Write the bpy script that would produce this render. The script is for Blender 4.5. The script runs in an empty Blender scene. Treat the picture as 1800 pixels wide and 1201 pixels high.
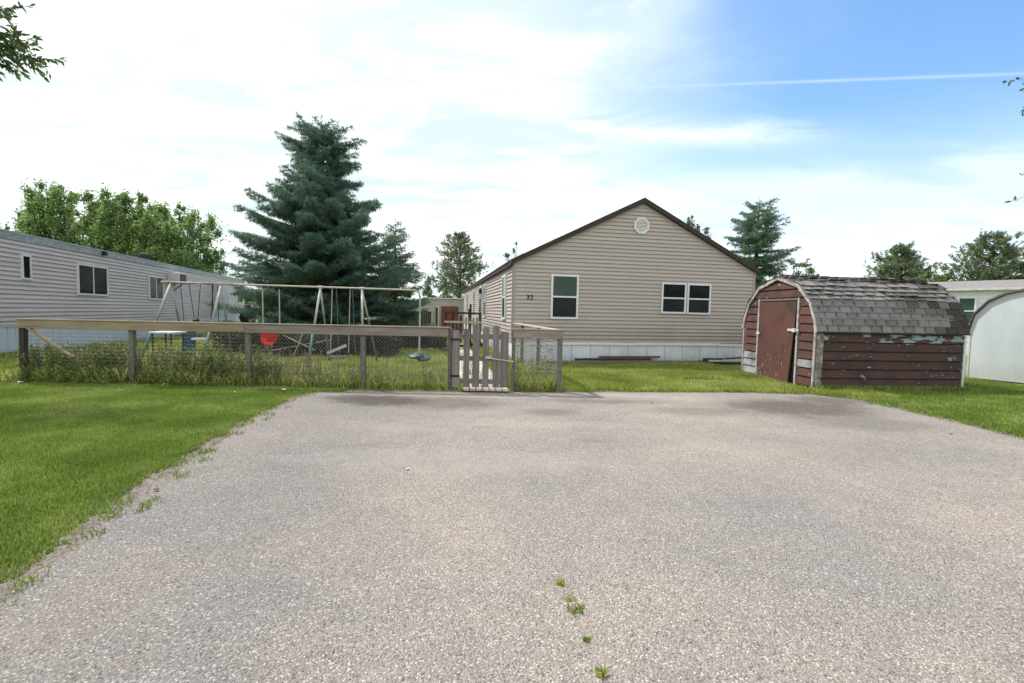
import bpy, math, random
import numpy as np
from mathutils import Matrix, Vector
S = bpy.context.scene
COL = S.collection
rad = math.radians
random.seed(7)
RNG = np.random.default_rng(11)

# ---------------------------------------------------------------- camera
pitch = math.atan(52.5/850); roll = .02
fw = Vector((0, math.cos(pitch), -math.sin(pitch)))
up0 = Vector((0, math.sin(pitch), math.cos(pitch)))
rt = Vector((1, 0, 0))*math.cos(roll) + up0*math.sin(roll)
up = up0*math.cos(roll) - Vector((1, 0, 0))*math.sin(roll)
cam = bpy.data.objects.new('camera', bpy.data.cameras.new('camera'))
COL.objects.link(cam)
m = Matrix((rt, up, -fw)).transposed().to_4x4()
m.translation = Vector((0, 0, 1.55))
cam.matrix_world = m
cam.data.lens = 17.0; cam.data.sensor_width = 36
cam.data.clip_start = .05; cam.data.clip_end = 3000
S.camera = cam

# ---------------------------------------------------------------- sky, sun
SUN = Vector((-.50, .34, .86)).normalized()
el = math.asin(SUN.z); az = math.atan2(SUN.x, SUN.y)
W = bpy.data.worlds.new('World'); S.world = W; W.use_nodes = True
nt = W.node_tree; nt.nodes.clear()
def N(t, **k):
    n = nt.nodes.new(t)
    for a, b in k.items(): setattr(n, a, b)
    return n
def link(a, b): nt.links.new(a, b)
def M(op, a, b=None, c=None, clamp=False):
    n = N('ShaderNodeMath', operation=op, use_clamp=clamp)
    for i, v in enumerate((a, b, c)):
        if v is None: continue
        if isinstance(v, (int, float)): n.inputs[i].default_value = v
        else: link(v, n.inputs[i])
    return n.outputs[0]
def DOT(a, v):
    n = N('ShaderNodeVectorMath', operation='DOT_PRODUCT'); link(a, n.inputs[0]); n.inputs[1].default_value = v
    return n.outputs['Value']
def SMOOTH(v, a, b, lo=0., hi=1.):
    n = N('ShaderNodeMapRange', interpolation_type='SMOOTHSTEP'); link(v, n.inputs[0])
    for i, q in enumerate((a, b, lo, hi)): n.inputs[i+1].default_value = q
    return n.outputs[0]
sky = N('ShaderNodeTexSky', sky_type='NISHITA', sun_disc=False)
sky.sun_elevation = el; sky.sun_rotation = az
sky.air_density = 1.0; sky.dust_density = .8; sky.ozone_density = 1.6
tc = N('ShaderNodeTexCoord'); D = tc.outputs['Generated']
sep = N('ShaderNodeSeparateXYZ'); link(D, sep.inputs[0])
dx, dy, dz = sep.outputs
# cloud layer seen in perspective: the direction divided by its height
hgt = M('ADD', M('MAXIMUM', dz, 0), .16)
comb = N('ShaderNodeCombineXYZ'); link(M('DIVIDE', dx, hgt), comb.inputs[0]); link(M('DIVIDE', dy, hgt), comb.inputs[1])
def NOISE(scale, detail, rough, sx=1, sy=1, rz=0, dist=0., off=(0, 0, 0)):
    mp = N('ShaderNodeMapping'); link(comb.outputs[0], mp.inputs[0])
    mp.inputs['Scale'].default_value = (sx, sy, 1); mp.inputs['Rotation'].default_value = (0, 0, rz); mp.inputs['Location'].default_value = off
    n = N('ShaderNodeTexNoise'); link(mp.outputs[0], n.inputs['Vector'])
    n.inputs['Scale'].default_value = scale; n.inputs['Detail'].default_value = detail; n.inputs['Roughness'].default_value = rough
    n.inputs['Distortion'].default_value = dist
    return n.outputs['Fac']
def raydir(px, py):
    return (fw + rt*((px-900)/850) - up*((py-600.5)/850)).normalized()
big = NOISE(.55, 5, .55, sx=.7, sy=1.5, rz=.25, dist=.6, off=(2.3, .4, 0))
fine = NOISE(2.2, 7, .62, sx=.8, sy=1.7, rz=.15, dist=.9)
# veil of cloud towards the sun's side, clear to the right and high up
side = DOT(D, raydir(2000, -150)[:])
veil = SMOOTH(M('ADD', M('ADD', side, M('MULTIPLY', M('SUBTRACT', big, .5), .26)), M('MULTIPLY', M('SUBTRACT', fine, .5), .20)), .95, .66)
thin = SMOOTH(M('ADD', M('MULTIPLY', big, .55), M('MULTIPLY', fine, .45)), .39, .57)
low = SMOOTH(M('ADD', dz, M('MULTIPLY', M('SUBTRACT', fine, .5), .10)), .36, .06)
def BAND(p0, p1, w, amp, x0, x1, rough=.0):
    n = raydir(*p0).cross(raydir(*p1)).normalized()
    a = DOT(D, n[:])
    if rough: a = M('ADD', a, M('MULTIPLY', M('SUBTRACT', fine, .5), rough))
    q = M('EXPONENT', M('MULTIPLY', M('MULTIPLY', a, a), -1/(w*w)))
    e = M('MULTIPLY', SMOOTH(dx, x0[0], x0[1]), SMOOTH(dx, x1[0], x1[1]))
    return M('MULTIPLY', M('MULTIPLY', q, e), amp)
trail = BAND((960, 160), (1790, 130), .0022, .27, (-.10, .04), (.75, .62))
wisp = BAND((960, 232), (1600, 246), .022, 1.0, (-.1, .10), (.60, .30), .06)
wisp2 = BAND((930, 150), (1200, 8), .050, .95, (-.1, -.0), (.36, .17), .12)
wisp3 = BAND((1100, 350), (1800, 292), .03, .35, (.0, .15), (.9, .7), .05)
cl = veil
for q in (M('MULTIPLY', low, .80), trail, M('MULTIPLY', wisp, SMOOTH(fine, .25, .6, .35, 1.)), wisp2, wisp3):
    cl = M('SUBTRACT', 1, M('MULTIPLY', M('SUBTRACT', 1, cl), M('SUBTRACT', 1, q, clamp=True), clamp=True))
toward = SMOOTH(DOT(D, SUN[:]), (.70), 1.0, .0, .8)
toward = M('MAXIMUM', M('MULTIPLY', thin, .85), toward)
ccol = N('ShaderNodeMix', data_type='RGBA'); link(toward, ccol.inputs['Factor'])
ccol.inputs[6].default_value = (4.0, 4.75, 5.0, 1); ccol.inputs[7].default_value = (6.9, 6.95, 6.85, 1)
tint = N('ShaderNodeMix', data_type='RGBA', blend_type='MULTIPLY'); tint.inputs['Factor'].default_value = 1
link(sky.outputs[0], tint.inputs[6]); tint.inputs[7].default_value = (.90, 1.12, 1.25, 1)
mixc = N('ShaderNodeMix', data_type='RGBA'); link(cl, mixc.inputs['Factor'])
link(tint.outputs[2], mixc.inputs[6]); link(ccol.outputs[2], mixc.inputs[7])
bg = N('ShaderNodeBackground'); link(mixc.outputs[2], bg.inputs[0]); bg.inputs[1].default_value = .085
wo = N('ShaderNodeOutputWorld'); link(bg.outputs[0], wo.inputs[0])
sun = bpy.data.objects.new('sun', bpy.data.lights.new('sun', 'SUN')); COL.objects.link(sun)
sun.data.energy = 2.1; sun.data.angle = rad(3); sun.data.color = (1, .95, .88)
sun.rotation_euler = SUN.to_track_quat('Z', 'Y').to_euler()
S.view_settings.view_transform = 'Standard'; S.view_settings.look = 'None'
S.view_settings.exposure = 1.27; S.view_settings.gamma = 1; S.view_settings.use_curve_mapping = False
S.render.engine = 'CYCLES'

# ---------------------------------------------------------------- materials
MATS = {}
def mat(name, cols, scale=3., rough=.8, bump=0., bscale=None, stretch=(1, 1, 1), detail=6, island=0., rand=0., spec=.3, trans=0., lo=.3, hi=.7, metal=0.):
    """procedural: noise between two or three colours, fine relief, variation by piece"""
    mt = bpy.data.materials.new(name); mt.use_nodes = True; t = mt.node_tree; b = t.nodes['Principled BSDF']
    tcn = t.nodes.new('ShaderNodeTexCoord'); mp = t.nodes.new('ShaderNodeMapping'); t.links.new(tcn.outputs['Object'], mp.inputs[0])
    mp.inputs['Scale'].default_value = stretch
    nz = t.nodes.new('ShaderNodeTexNoise'); t.links.new(mp.outputs[0], nz.inputs['Vector'])
    nz.inputs['Scale'].default_value = scale; nz.inputs['Detail'].default_value = detail; nz.inputs['Roughness'].default_value = .6
    r = t.nodes.new('ShaderNodeValToRGB'); t.links.new(nz.outputs['Fac'], r.inputs[0])
    e = r.color_ramp.elements
    e[0].position = lo; e[1].position = hi
    e[0].color = (*cols[0], 1); e[1].color = (*cols[-1], 1)
    if len(cols) == 3:
        k = e.new((lo+hi)/2); k.color = (*cols[1], 1)
    out = r.outputs[0]
    src = None
    if island:
        g = t.nodes.new('ShaderNodeNewGeometry'); src, amt = g.outputs['Random Per Island'], island
    if rand:
        g = t.nodes.new('ShaderNodeObjectInfo'); src, amt = g.outputs['Random'], rand
    if src:
        hv = t.nodes.new('ShaderNodeHueSaturation'); t.links.new(out, hv.inputs['Color'])
        mr = t.nodes.new('ShaderNodeMapRange'); t.links.new(src, mr.inputs[0]); mr.inputs[3].default_value = 1-amt; mr.inputs[4].default_value = 1+amt
        t.links.new(mr.outputs[0], hv.inputs['Value'])
        m2 = t.nodes.new('ShaderNodeMapRange'); 
        wn = t.nodes.new('ShaderNodeTexWhiteNoise'); wn.noise_dimensions = '1D'; t.links.new(src, wn.inputs['W']); t.links.new(wn.outputs['Value'], m2.inputs[0])
        m2.inputs[3].default_value = .5-amt*.06; m2.inputs[4].default_value = .5+amt*.04
        t.links.new(m2.outputs[0], hv.inputs['Hue']); out = hv.outputs[0]
    t.links.new(out, b.inputs['Base Color'])
    b.inputs['Roughness'].default_value = rough; b.inputs['Specular IOR Level'].default_value = spec; b.inputs['Metallic'].default_value = metal
    if bump:
        n2 = t.nodes.new('ShaderNodeTexNoise'); t.links.new(mp.outputs[0], n2.inputs['Vector']); n2.inputs['Scale'].default_value = bscale or scale*6; n2.inputs['Detail'].default_value = 4
        bp = t.nodes.new('ShaderNodeBump'); bp.inputs['Strength'].default_value = bump; bp.inputs['Distance'].default_value = .01
        t.links.new(n2.outputs['Fac'], bp.inputs['Height']); t.links.new(bp.outputs[0], b.inputs['Normal'])
    if trans:
        tr = t.nodes.new('ShaderNodeBsdfTranslucent'); t.links.new(out, tr.inputs[0])
        mx = t.nodes.new('ShaderNodeMixShader'); mx.inputs[0].default_value = trans
        t.links.new(b.outputs[0], mx.inputs[1]); t.links.new(tr.outputs[0], mx.inputs[2]); t.links.new(mx.outputs[0], t.nodes['Material Output'].inputs[0])
    MATS[name] = mt
    return mt

mat('siding_beige', [(.415, .360, .333), (.455, .398, .368)], 1.2, .55, .15, 20, (.15, .15, 4), rand=.035)
mat('siding_grey', [(.52, .455, .45), (.60, .53, .525)], 1.5, .5, .15, 20, (.3, .3, 4), rand=.05)
mat('corner_trim', [(.33, .29, .26), (.38, .34, .31)], 2, .5)
mat('white_vinyl', [(.66, .66, .67), (.76, .76, .77)], 3, .45)
mat('white_aged', [(.50, .50, .50), (.68, .68, .68)], 5, .6, .2)
mat('skirt_white', [(.54, .58, .64), (.70, .74, .79)], 2.5, .5, .1, 8, (1, 1, .4))
mat('skirt_blue', [(.50, .57, .64), (.60, .67, .74)], 2.5, .45, .1, 8, (1, 1, .4))
mat('roof_brown', [(.035, .024, .020), (.06, .042, .036)], 8, .7, .4)
mat('roof_metal', [(.30, .31, .34), (.50, .52, .56)], 3, .45, .2, 10)
mat('roof_shingle_grey', [(.16, .15, .145), (.26, .25, .245)], 9, .9, .4)
mat('flashing', [(.22, .23, .26), (.36, .37, .41), (.50, .51, .56)], 4, .45, .3, 14, (1, 1, 3))
mat('glass_dark', [(.010, .012, .014), (.022, .026, .028)], 2, .06, spec=.03)
mat('glass_green', [(.045, .075, .062), (.065, .10, .085)], 1.5, .15, spec=.12)
mat('screen_dark', [(.016, .019, .020), (.028, .032, .034)], 2, .4, spec=.1)
mat('black', [(.01, .01, .011), (.022, .022, .024)], 8, .6)
mat('wood_grey', [(.11, .098, .088), (.155, .138, .125), (.23, .21, .19)], 3, .85, .6, 18, (6, 6, 6), rand=.12)
mat('wood_rail', [(.16, .135, .115), (.235, .20, .172), (.32, .28, .245)], 3.5, .85, .5, 20, (.35, 4, 5), rand=.08)
mat('wood_tan', [(.19, .145, .10), (.27, .21, .145), (.35, .28, .20)], 2.5, .85, .5, 20, (.6, 4, 5), rand=.06)
mat('wood_picket', [(.12, .103, .097), (.18, .158, .148), (.25, .22, .208)], 4, .85, .6, 20, (5, 5, .5), rand=.14)
mat('wood_dark', [(.035, .028, .024), (.075, .060, .052)], 6, .9, .5)
mat('wood_pale', [(.36, .32, .26), (.56, .52, .45)], 8, .8, .4, rand=.1)
mat('wire', [(.16, .165, .17), (.27, .275, .28)], 20, .5)
mat('galvanised', [(.40, .41, .42), (.58, .59, .60)], 20, .4, metal=.4)
mat('tube_white', [(.30, .29, .27), (.52, .51, .49)], 6, .5, .1)
mat('tube_green', [(.05, .11, .10), (.10, .19, .17)], 6, .5, .1)
mat('tube_rust', [(.20, .12, .09), (.46, .40, .37)], 5, .7, .3)
mat('tube_tan', [(.32, .28, .21), (.46, .43, .36)], 8, .6)
mat('plastic_red', [(.55, .018, .012), (.70, .035, .025)], 4, .35)
mat('plastic_teal', [(.006, .04, .050), (.012, .075, .090)], 4, .4)
mat('plastic_green', [(.008, .045, .036), (.02, .10, .08)], 4, .45)
mat('plastic_white', [(.62, .62, .62), (.75, .75, .75)], 4, .4)
mat('red_board', [(.09, .028, .021), (.15, .042, .031), (.20, .075, .06)], 5, .75, .4, 20, (1, 1, 5), rand=.15, lo=.25, hi=.8)
mat('door_red', [(.10, .034, .022), (.145, .048, .032)], 5, .7, .3, 16, (5, 5, .7))
mat('building_grey', [(.34, .33, .315), (.42, .41, .39)], 1, .7)
mat('door_brick', [(.15, .045, .03), (.22, .07, .05)], 5, .7)
mat('bark', [(.06, .045, .035), (.14, .11, .09)], 8, .95, .8, 30, (2, 2, .5))
mat('spruce_needles', [(.080, .145, .110), (.130, .215, .160), (.215, .315, .235)], 1.3, .7, island=.35, trans=.35, spec=.2)
mat('spruce_green', [(.09, .155, .10), (.14, .225, .145), (.21, .31, .19)], 1.3, .7, island=.35, trans=.35, spec=.2)
mat('pine_needles', [(.10, .145, .07), (.155, .21, .10), (.22, .27, .14)], 1.0, .7, island=.3, trans=.18, spec=.2)
mat('poplar_leaves', [(.125, .22, .068), (.19, .30, .095), (.28, .39, .14)], .8, .5, island=.35, trans=.38, spec=.3)
mat('shrub_leaves', [(.07, .12, .025), (.13, .20, .045)], .8, .6, island=.3, trans=.3)
mat('near_leaves', [(.06, .12, .03), (.12, .19, .05)], 3, .4, island=.35, trans=.25, spec=.4)
mat('grass_lawn', [(.130, .210, .034), (.210, .300, .058), (.35, .40, .13)], .9, .55, lo=.32, hi=.68, island=.40, trans=.28, spec=.3)
mat('grass_yard', [(.20, .265, .055), (.34, .40, .095), (.50, .51, .20)], .7, .6, island=.35, trans=.3, spec=.2)
mat('grass_dry', [(.30, .25, .13), (.42, .36, .20)], 2, .7, island=.3, trans=.25)
mat('weed_leaves', [(.095, .13, .042), (.16, .20, .06), (.27, .30, .12)], 1.2, .6, island=.35, trans=.25)
mat('weed_stalks', [(.16, .12, .065), (.30, .24, .14)], 3, .8, island=.3)
mat('brush_twigs', [(.022, .020, .013), (.055, .048, .030), (.085, .085, .045)], 2, .9, island=.4, trans=.1)
mat('stone', [(.17, .155, .14), (.31, .29, .265)], 8, .85, island=.6)
mat('paper', [(.5, .5, .48), (.65, .65, .63)], 8, .8)
mat('dead_leaf', [(.05, .03, .02), (.10, .06, .035)], 8, .8)
mat('path_boards', [(.36, .33, .29), (.50, .47, .42)], 2, .85, .3, rand=.06)
mat('white_panel', [(.52, .565, .60), (.66, .70, .73)], 1.2, .55, .15, 6, (1, 1, .25), lo=.35, hi=.65)
mat('trim_weathered', [(.07, .055, .05), (.22, .19, .175), (.48, .45, .43)], 7, .85, .5, 30, lo=.3, hi=.72)
mat('trim_dirty', [(.16, .14, .125), (.38, .36, .345), (.54, .53, .52)], 9, .8, .5, 30, lo=.25, hi=.7)

def grime(name, z0, z1, colr, amt):
    t = MATS[name].node_tree; b = t.nodes['Principled BSDF']; src = b.inputs['Base Color'].links[0].from_socket; g = G_(t)
    sx = g.n('ShaderNodeSeparateXYZ'); g.l(g.co, sx.inputs[0]); nz = g.noise(1.3, 6, .65, (1, 1, .6)); nf = g.noise(9, 4, .6, (1, 1, 3))
    f = g.m('MULTIPLY', g.sm(g.m('ADD', sx.outputs[2], g.m('MULTIPLY', g.m('SUBTRACT', nz, .5), 1.6*(z1-z0))), z1, z0), g.sm(nf, .25, .7, .4, 1.))
    g.l(g.mix(g.m('MULTIPLY', f, amt), src, colr), b.inputs['Base Color'])
def nodes_of(name):
    mt = bpy.data.materials.new(name); mt.use_nodes = True; MATS[name] = mt
    return mt.node_tree, mt.node_tree.nodes['Principled BSDF']
class G_:
    """small helper for graph building in a material"""
    def __init__(s, t, coord='Object'):
        s.t = t; s.tc = t.nodes.new('ShaderNodeTexCoord'); s.co = s.tc.outputs[coord]
    def n(s, k, **a):
        x = s.t.nodes.new(k)
        for q, v in a.items(): setattr(x, q, v)
        return x
    def l(s, a, b): s.t.links.new(a, b)
    def noise(s, sc, det=5, ro=.6, st=(1, 1, 1), off=(0, 0, 0), co=None):
        mp = s.n('ShaderNodeMapping'); s.l(co or s.co, mp.inputs[0]); mp.inputs['Scale'].default_value = st; mp.inputs['Location'].default_value = off
        x = s.n('ShaderNodeTexNoise'); s.l(mp.outputs[0], x.inputs['Vector']); x.inputs['Scale'].default_value = sc; x.inputs['Detail'].default_value = det; x.inputs['Roughness'].default_value = ro
        return x.outputs['Fac']
    def m(s, op, a, b=None, clamp=False):
        x = s.n('ShaderNodeMath', operation=op, use_clamp=clamp)
        for i, v in enumerate((a, b)):
            if v is None: continue
            if isinstance(v, (int, float)): x.inputs[i].default_value = v
            else: s.l(v, x.inputs[i])
        return x.outputs[0]
    def sm(s, v, a, b, lo=0., hi=1.):
        x = s.n('ShaderNodeMapRange', interpolation_type='SMOOTHSTEP'); s.l(v, x.inputs[0])
        for i, q in enumerate((a, b, lo, hi)): x.inputs[i+1].default_value = q
        return x.outputs[0]
    def mix(s, f, a, b, bt='MIX'):
        x = s.n('ShaderNodeMix', data_type='RGBA', blend_type=bt)
        if isinstance(f, (int, float)): x.inputs['Factor'].default_value = f
        else: s.l(f, x.inputs['Factor'])
        for i, v in ((6, a), (7, b)):
            if isinstance(v, tuple): x.inputs[i].default_value = (*v, 1)
            else: s.l(v, x.inputs[i])
        return x.outputs[2]
    def blob(s, c, rx, ry, nz, amt=.5):
        """0..1 patch round a point of the ground"""
        mp = s.n('ShaderNodeMapping'); s.l(s.co, mp.inputs[0]); mp.inputs['Location'].default_value = (-c[0]/rx, -c[1]/ry, 0); mp.inputs['Scale'].default_value = (1/rx, 1/ry, 0)
        ln = s.n('ShaderNodeVectorMath', operation='LENGTH'); s.l(mp.outputs[0], ln.inputs[0])
        d = s.m('ADD', ln.outputs['Value'], s.m('MULTIPLY', s.m('SUBTRACT', nz, .5), amt*2))
        return s.sm(d, 1.05, .35)

grime('siding_beige', .6, 1.5, (.15, .135, .10), .38); grime('siding_grey', .8, 1.5, (.17, .155, .13), .3)
grime('skirt_white', -.05, .35, (.16, .13, .09), .6); grime('skirt_blue', -.05, .35, (.16, .14, .10), .5); grime('white_panel', 0, .6, (.25, .24, .18), .4)
# worn gravelly asphalt
t, b = nodes_of('asphalt'); g = G_(t)
vor = g.n('ShaderNodeTexVoronoi', feature='F1'); g.l(g.co, vor.inputs['Vector']); vor.inputs['Scale'].default_value = 100
v2 = g.n('ShaderNodeTexVoronoi', feature='F1'); g.l(g.co, v2.inputs['Vector']); v2.inputs['Scale'].default_value = 170
sp = g.n('ShaderNodeSeparateColor'); g.l(vor.outputs['Color'], sp.inputs[0])
ramp = g.n('ShaderNodeValToRGB'); g.l(sp.outputs[0], ramp.inputs[0])
e = ramp.color_ramp.elements; e[0].position = 0; e[0].color = (.075, .066, .062, 1); e[1].position = 1; e[1].color = (.43, .405, .38, 1)
for p, c in ((.16, (.165, .146, .137)), (.55, (.208, .186, .175)), (.86, (.255, .230, .214))):
    k = e.new(p); k.color = (*c, 1)
n1 = g.noise(.42, 6, .62, off=(.7, .2, 0)); n2 = g.noise(3.2, 6, .65); n3 = g.noise(26, 3, .6)
col = ramp.outputs[0]
col = g.mix(g.sm(vor.outputs['Distance'], .45, .75), col, (.165, .145, .134))
sp2 = g.n('ShaderNodeSeparateColor'); g.l(v2.outputs['Color'], sp2.inputs[0])
col = g.mix(g.sm(sp2.outputs[1], .75, .95, 0, .5), col, (.29, .27, .255))
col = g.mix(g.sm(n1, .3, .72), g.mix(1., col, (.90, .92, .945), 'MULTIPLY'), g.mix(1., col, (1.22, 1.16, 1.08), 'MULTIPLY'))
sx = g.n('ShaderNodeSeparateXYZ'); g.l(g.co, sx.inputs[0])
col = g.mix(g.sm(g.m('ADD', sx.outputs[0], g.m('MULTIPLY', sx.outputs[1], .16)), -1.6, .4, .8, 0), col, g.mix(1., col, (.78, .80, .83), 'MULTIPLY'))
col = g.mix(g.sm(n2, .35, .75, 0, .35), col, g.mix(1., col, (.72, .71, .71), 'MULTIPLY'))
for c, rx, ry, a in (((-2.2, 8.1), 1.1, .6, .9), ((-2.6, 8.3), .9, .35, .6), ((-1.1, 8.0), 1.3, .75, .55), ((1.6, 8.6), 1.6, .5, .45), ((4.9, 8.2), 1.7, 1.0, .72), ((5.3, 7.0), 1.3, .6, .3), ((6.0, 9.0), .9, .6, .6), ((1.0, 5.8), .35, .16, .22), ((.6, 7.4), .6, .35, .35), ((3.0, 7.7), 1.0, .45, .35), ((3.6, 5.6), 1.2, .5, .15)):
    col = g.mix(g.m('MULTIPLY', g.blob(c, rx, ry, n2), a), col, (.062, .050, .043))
col = g.mix(g.m('MULTIPLY', g.blob((1.2, 8.9), 3.2, .5, n2), .30), col, (.36, .32, .29))
ck = g.m('ABSOLUTE', g.m('ADD', g.m('SUBTRACT', sx.outputs[0], g.m('MULTIPLY', g.m('SUBTRACT', 4.6, sx.outputs[1]), .157)), g.m('MULTIPLY', g.m('SUBTRACT', g.noise(5, 4, .6), .5), .10)))
ckm = g.m('MULTIPLY', g.m('MULTIPLY', g.sm(ck, .009, .001), g.sm(g.noise(6, 3, .6, off=(4, 0, 0)), .42, .58)), g.sm(sx.outputs[1], 3.6, 2.6))
col = g.mix(g.m('MULTIPLY', ckm, .55), col, (.07, .06, .05))
for c, rx, ry, a in (((-.6, 4.9), 2.2, .5, .22), ((3.0, 5.6), 1.5, .4, .20), ((.5, 6.6), 2.4, .3, .22), ((-1.4, 6.2), .8, .35, .2)):
    col = g.mix(g.m('MULTIPLY', g.blob(c, rx, ry, n2), a), col, (.30, .275, .24))
col = g.mix(1., col, (1.33, 1.35, 1.35), 'MULTIPLY')
g.l(col, b.inputs['Base Color']); b.inputs['Roughness'].default_value = .92; b.inputs['Specular IOR Level'].default_value = .2
bp = g.n('ShaderNodeBump'); bp.inputs['Strength'].default_value = .9; bp.inputs['Distance'].default_value = .008
g.l(g.m('ADD', g.m('MULTIPLY', vor.outputs['Distance'], -1.2), g.m('MULTIPLY', n3, .6)), bp.inputs['Height']); g.l(bp.outputs[0], b.inputs['Normal'])

# soil with thatch under the grass
t, b = nodes_of('soil'); g = G_(t)
n1 = g.noise(.35, 5); n2 = g.noise(7, 6); n3 = g.noise(40, 3)
col = g.mix(g.sm(n1, .35, .65), (.14, .19, .045), (.19, .235, .065))
col = g.mix(g.sm(n2, .5, .72), col, (.19, .175, .08))
col = g.mix(g.sm(n3, .3, .7, 0, .5), col, (.045, .07, .015))
for c, rx, ry in (((4.6, 11.3), 1.1, .55), ((1.4, 9.8), .8, .4), ((5.9, 10.0), .6, .35)): col = g.mix(g.blob(c, rx, ry, n2), col, (.27, .23, .165))
g.l(col, b.inputs['Base Color']); b.inputs['Roughness'].default_value = .95
bp = g.n('ShaderNodeBump'); bp.inputs['Strength'].default_value = .6; bp.inputs['Distance'].default_value = .02; g.l(n3, bp.inputs['Height']); g.l(bp.outputs[0], b.inputs['Normal'])
# sandy dirt at the drive's edge
t, b = nodes_of('dirt'); g = G_(t)
n1 = g.noise(2.5, 6); n2 = g.noise(30, 5)
col = g.mix(g.sm(n1, .3, .7), (.13, .11, .098), (.215, .185, .165)); col = g.mix(g.sm(n2, .48, .62), col, (.085, .075, .06)); col = g.mix(g.sm(g.noise(60, 3, off=(2, 2, 0)), .6, .7), col, (.33, .31, .29))
g.l(col, b.inputs['Base Color']); b.inputs['Roughness'].default_value = .95
bp = g.n('ShaderNodeBump'); bp.inputs['Strength'].default_value = .7; bp.inputs['Distance'].default_value = .015; g.l(n2, bp.inputs['Height']); g.l(bp.outputs[0], b.inputs['Normal'])
# dark red boards with peeled paint, and one with pale blue showing
def peeled(name, base, under, thr, sc=7, st=(1, 1, 2.5), foot=0.):
    t, b = nodes_of(name); g = G_(t)
    n1 = g.noise(sc, 7, .65, st); n2 = g.noise(2.2, 4, .5, off=(3, 1, 2)); n3 = g.noise(25, 4, .6, (1, 1, 4))
    c = g.mix(g.sm(n3, .3, .75), base, tuple(x*1.6 for x in base))
    oi = g.n('ShaderNodeObjectInfo')
    c = g.mix(g.m('MULTIPLY', oi.outputs['Random'], .45), c, (.03, .018, .016))
    c = g.mix(g.sm(n2, .45, .7, 0, .7), c, (.028, .020, .017))
    q = g.m('ADD', n1, g.m('MULTIPLY', g.m('SUBTRACT', n2, .5), .35))
    if foot:
        sx = g.n('ShaderNodeSeparateXYZ'); g.l(g.co, sx.inputs[0]); q = g.m('ADD', q, g.m('MULTIPLY', g.m('SUBTRACT', .75, sx.outputs[2]), foot))
    pm = g.sm(q, thr, thr+.035)
    c = g.mix(pm, c, under)
    g.l(c, b.inputs['Base Color']); b.inputs['Roughness'].default_value = .8
    bp = g.n('ShaderNodeBump'); bp.inputs['Strength'].default_value = .5; bp.inputs['Distance'].default_value = .004; g.l(n1, bp.inputs['Height']); g.l(bp.outputs[0], b.inputs['Normal'])
peeled('side_board', (.062, .028, .025), (.30, .26, .25), .645)
peeled('side_board_blue', (.055, .022, .020), (.25, .32, .34), .535, 2.8, (1, 1, 3))
peeled('front_board', (.098, .038, .032), (.42, .38, .37), .66)
peeled('door_board', (.088, .033, .025), (.36, .28, .22), .66, 9, (3, 3, .8), .11)
peeled('white_peeled', (.34, .35, .37), (.20, .19, .18), .62, 8)
# shingles
t, b = nodes_of('shingle'); g = G_(t)
oi = g.n('ShaderNodeObjectInfo'); n1 = g.noise(14, 6, .65)
loc = oi.outputs['Location']; nm = g.noise(1.1, 4, .6, co=loc, off=(1.5, 0, .4)); n2 = g.noise(60, 3)
c = g.mix(oi.outputs['Random'], (.10, .095, .098), (.205, .195, .198))
c = g.mix(g.sm(n1, .35, .75, 0, .6), c, (.30, .28, .27))
sl = g.n('ShaderNodeSeparateXYZ'); g.l(loc, sl.inputs[0]); c = g.mix(g.sm(g.m('ADD', g.m('ADD', nm, g.m('MULTIPLY', g.m('SUBTRACT', sl.outputs[0], 8.9), .085)), g.m('MULTIPLY', g.m('SUBTRACT', n1, .5), .3)), .50, .62, 0, .85), c, (.040, .034, .027))
c = g.mix(g.sm(n2, .6, .75, 0, .4), c, (.25, .24, .23))
g.l(c, b.inputs['Base Color']); b.inputs['Roughness'].default_value = .95; b.inputs['Specular IOR Level'].default_value = .1
bp = g.n('ShaderNodeBump'); bp.inputs['Strength'].default_value = .6; bp.inputs['Distance'].default_value = .006; g.l(n2, bp.inputs['Height']); g.l(bp.outputs[0], b.inputs['Normal'])

# ---------------------------------------------------------------- mesh helpers
ORG = {}
def V3(p): return Vector(p)
def thing(name, loc, label, cat, group=None, kind=None):
    o = bpy.data.objects.new(name, None); COL.objects.link(o); o.location = loc; o.empty_display_size = .1
    ORG[o.name] = Vector(loc); tag(o, label, cat, group, kind); return o
def tag(o, label=None, cat=None, group=None, kind=None):
    if label: o['label'] = label
    if cat: o['category'] = cat
    if group: o['group'] = group
    if kind: o['kind'] = kind
    return o
def fast(name, V, F):
    me = bpy.data.meshes.new(name); V = np.asarray(V, np.float32); F = np.asarray(F, np.int32); k = F.shape[1]
    me.vertices.add(len(V)); me.vertices.foreach_set('co', V.ravel())
    me.loops.add(F.size); me.loops.foreach_set('vertex_index', F.ravel())
    me.polygons.add(len(F)); me.polygons.foreach_set('loop_start', np.arange(0, F.size, k, dtype=np.int32))
    me.update(calc_edges=True); return me
def put(name, me, material, parent=None, loc=None, label=None, kind=None):
    """link a mesh whose vertices are already relative to the origin used"""
    if not me.materials: me.materials.append(MATS[material])
    o = bpy.data.objects.new(name, me); COL.objects.link(o)
    if parent is not None: o.parent = parent
    if loc is not None: o.location = loc
    if label: o['label'] = label
    if kind: o['kind'] = kind
    return o
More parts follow.
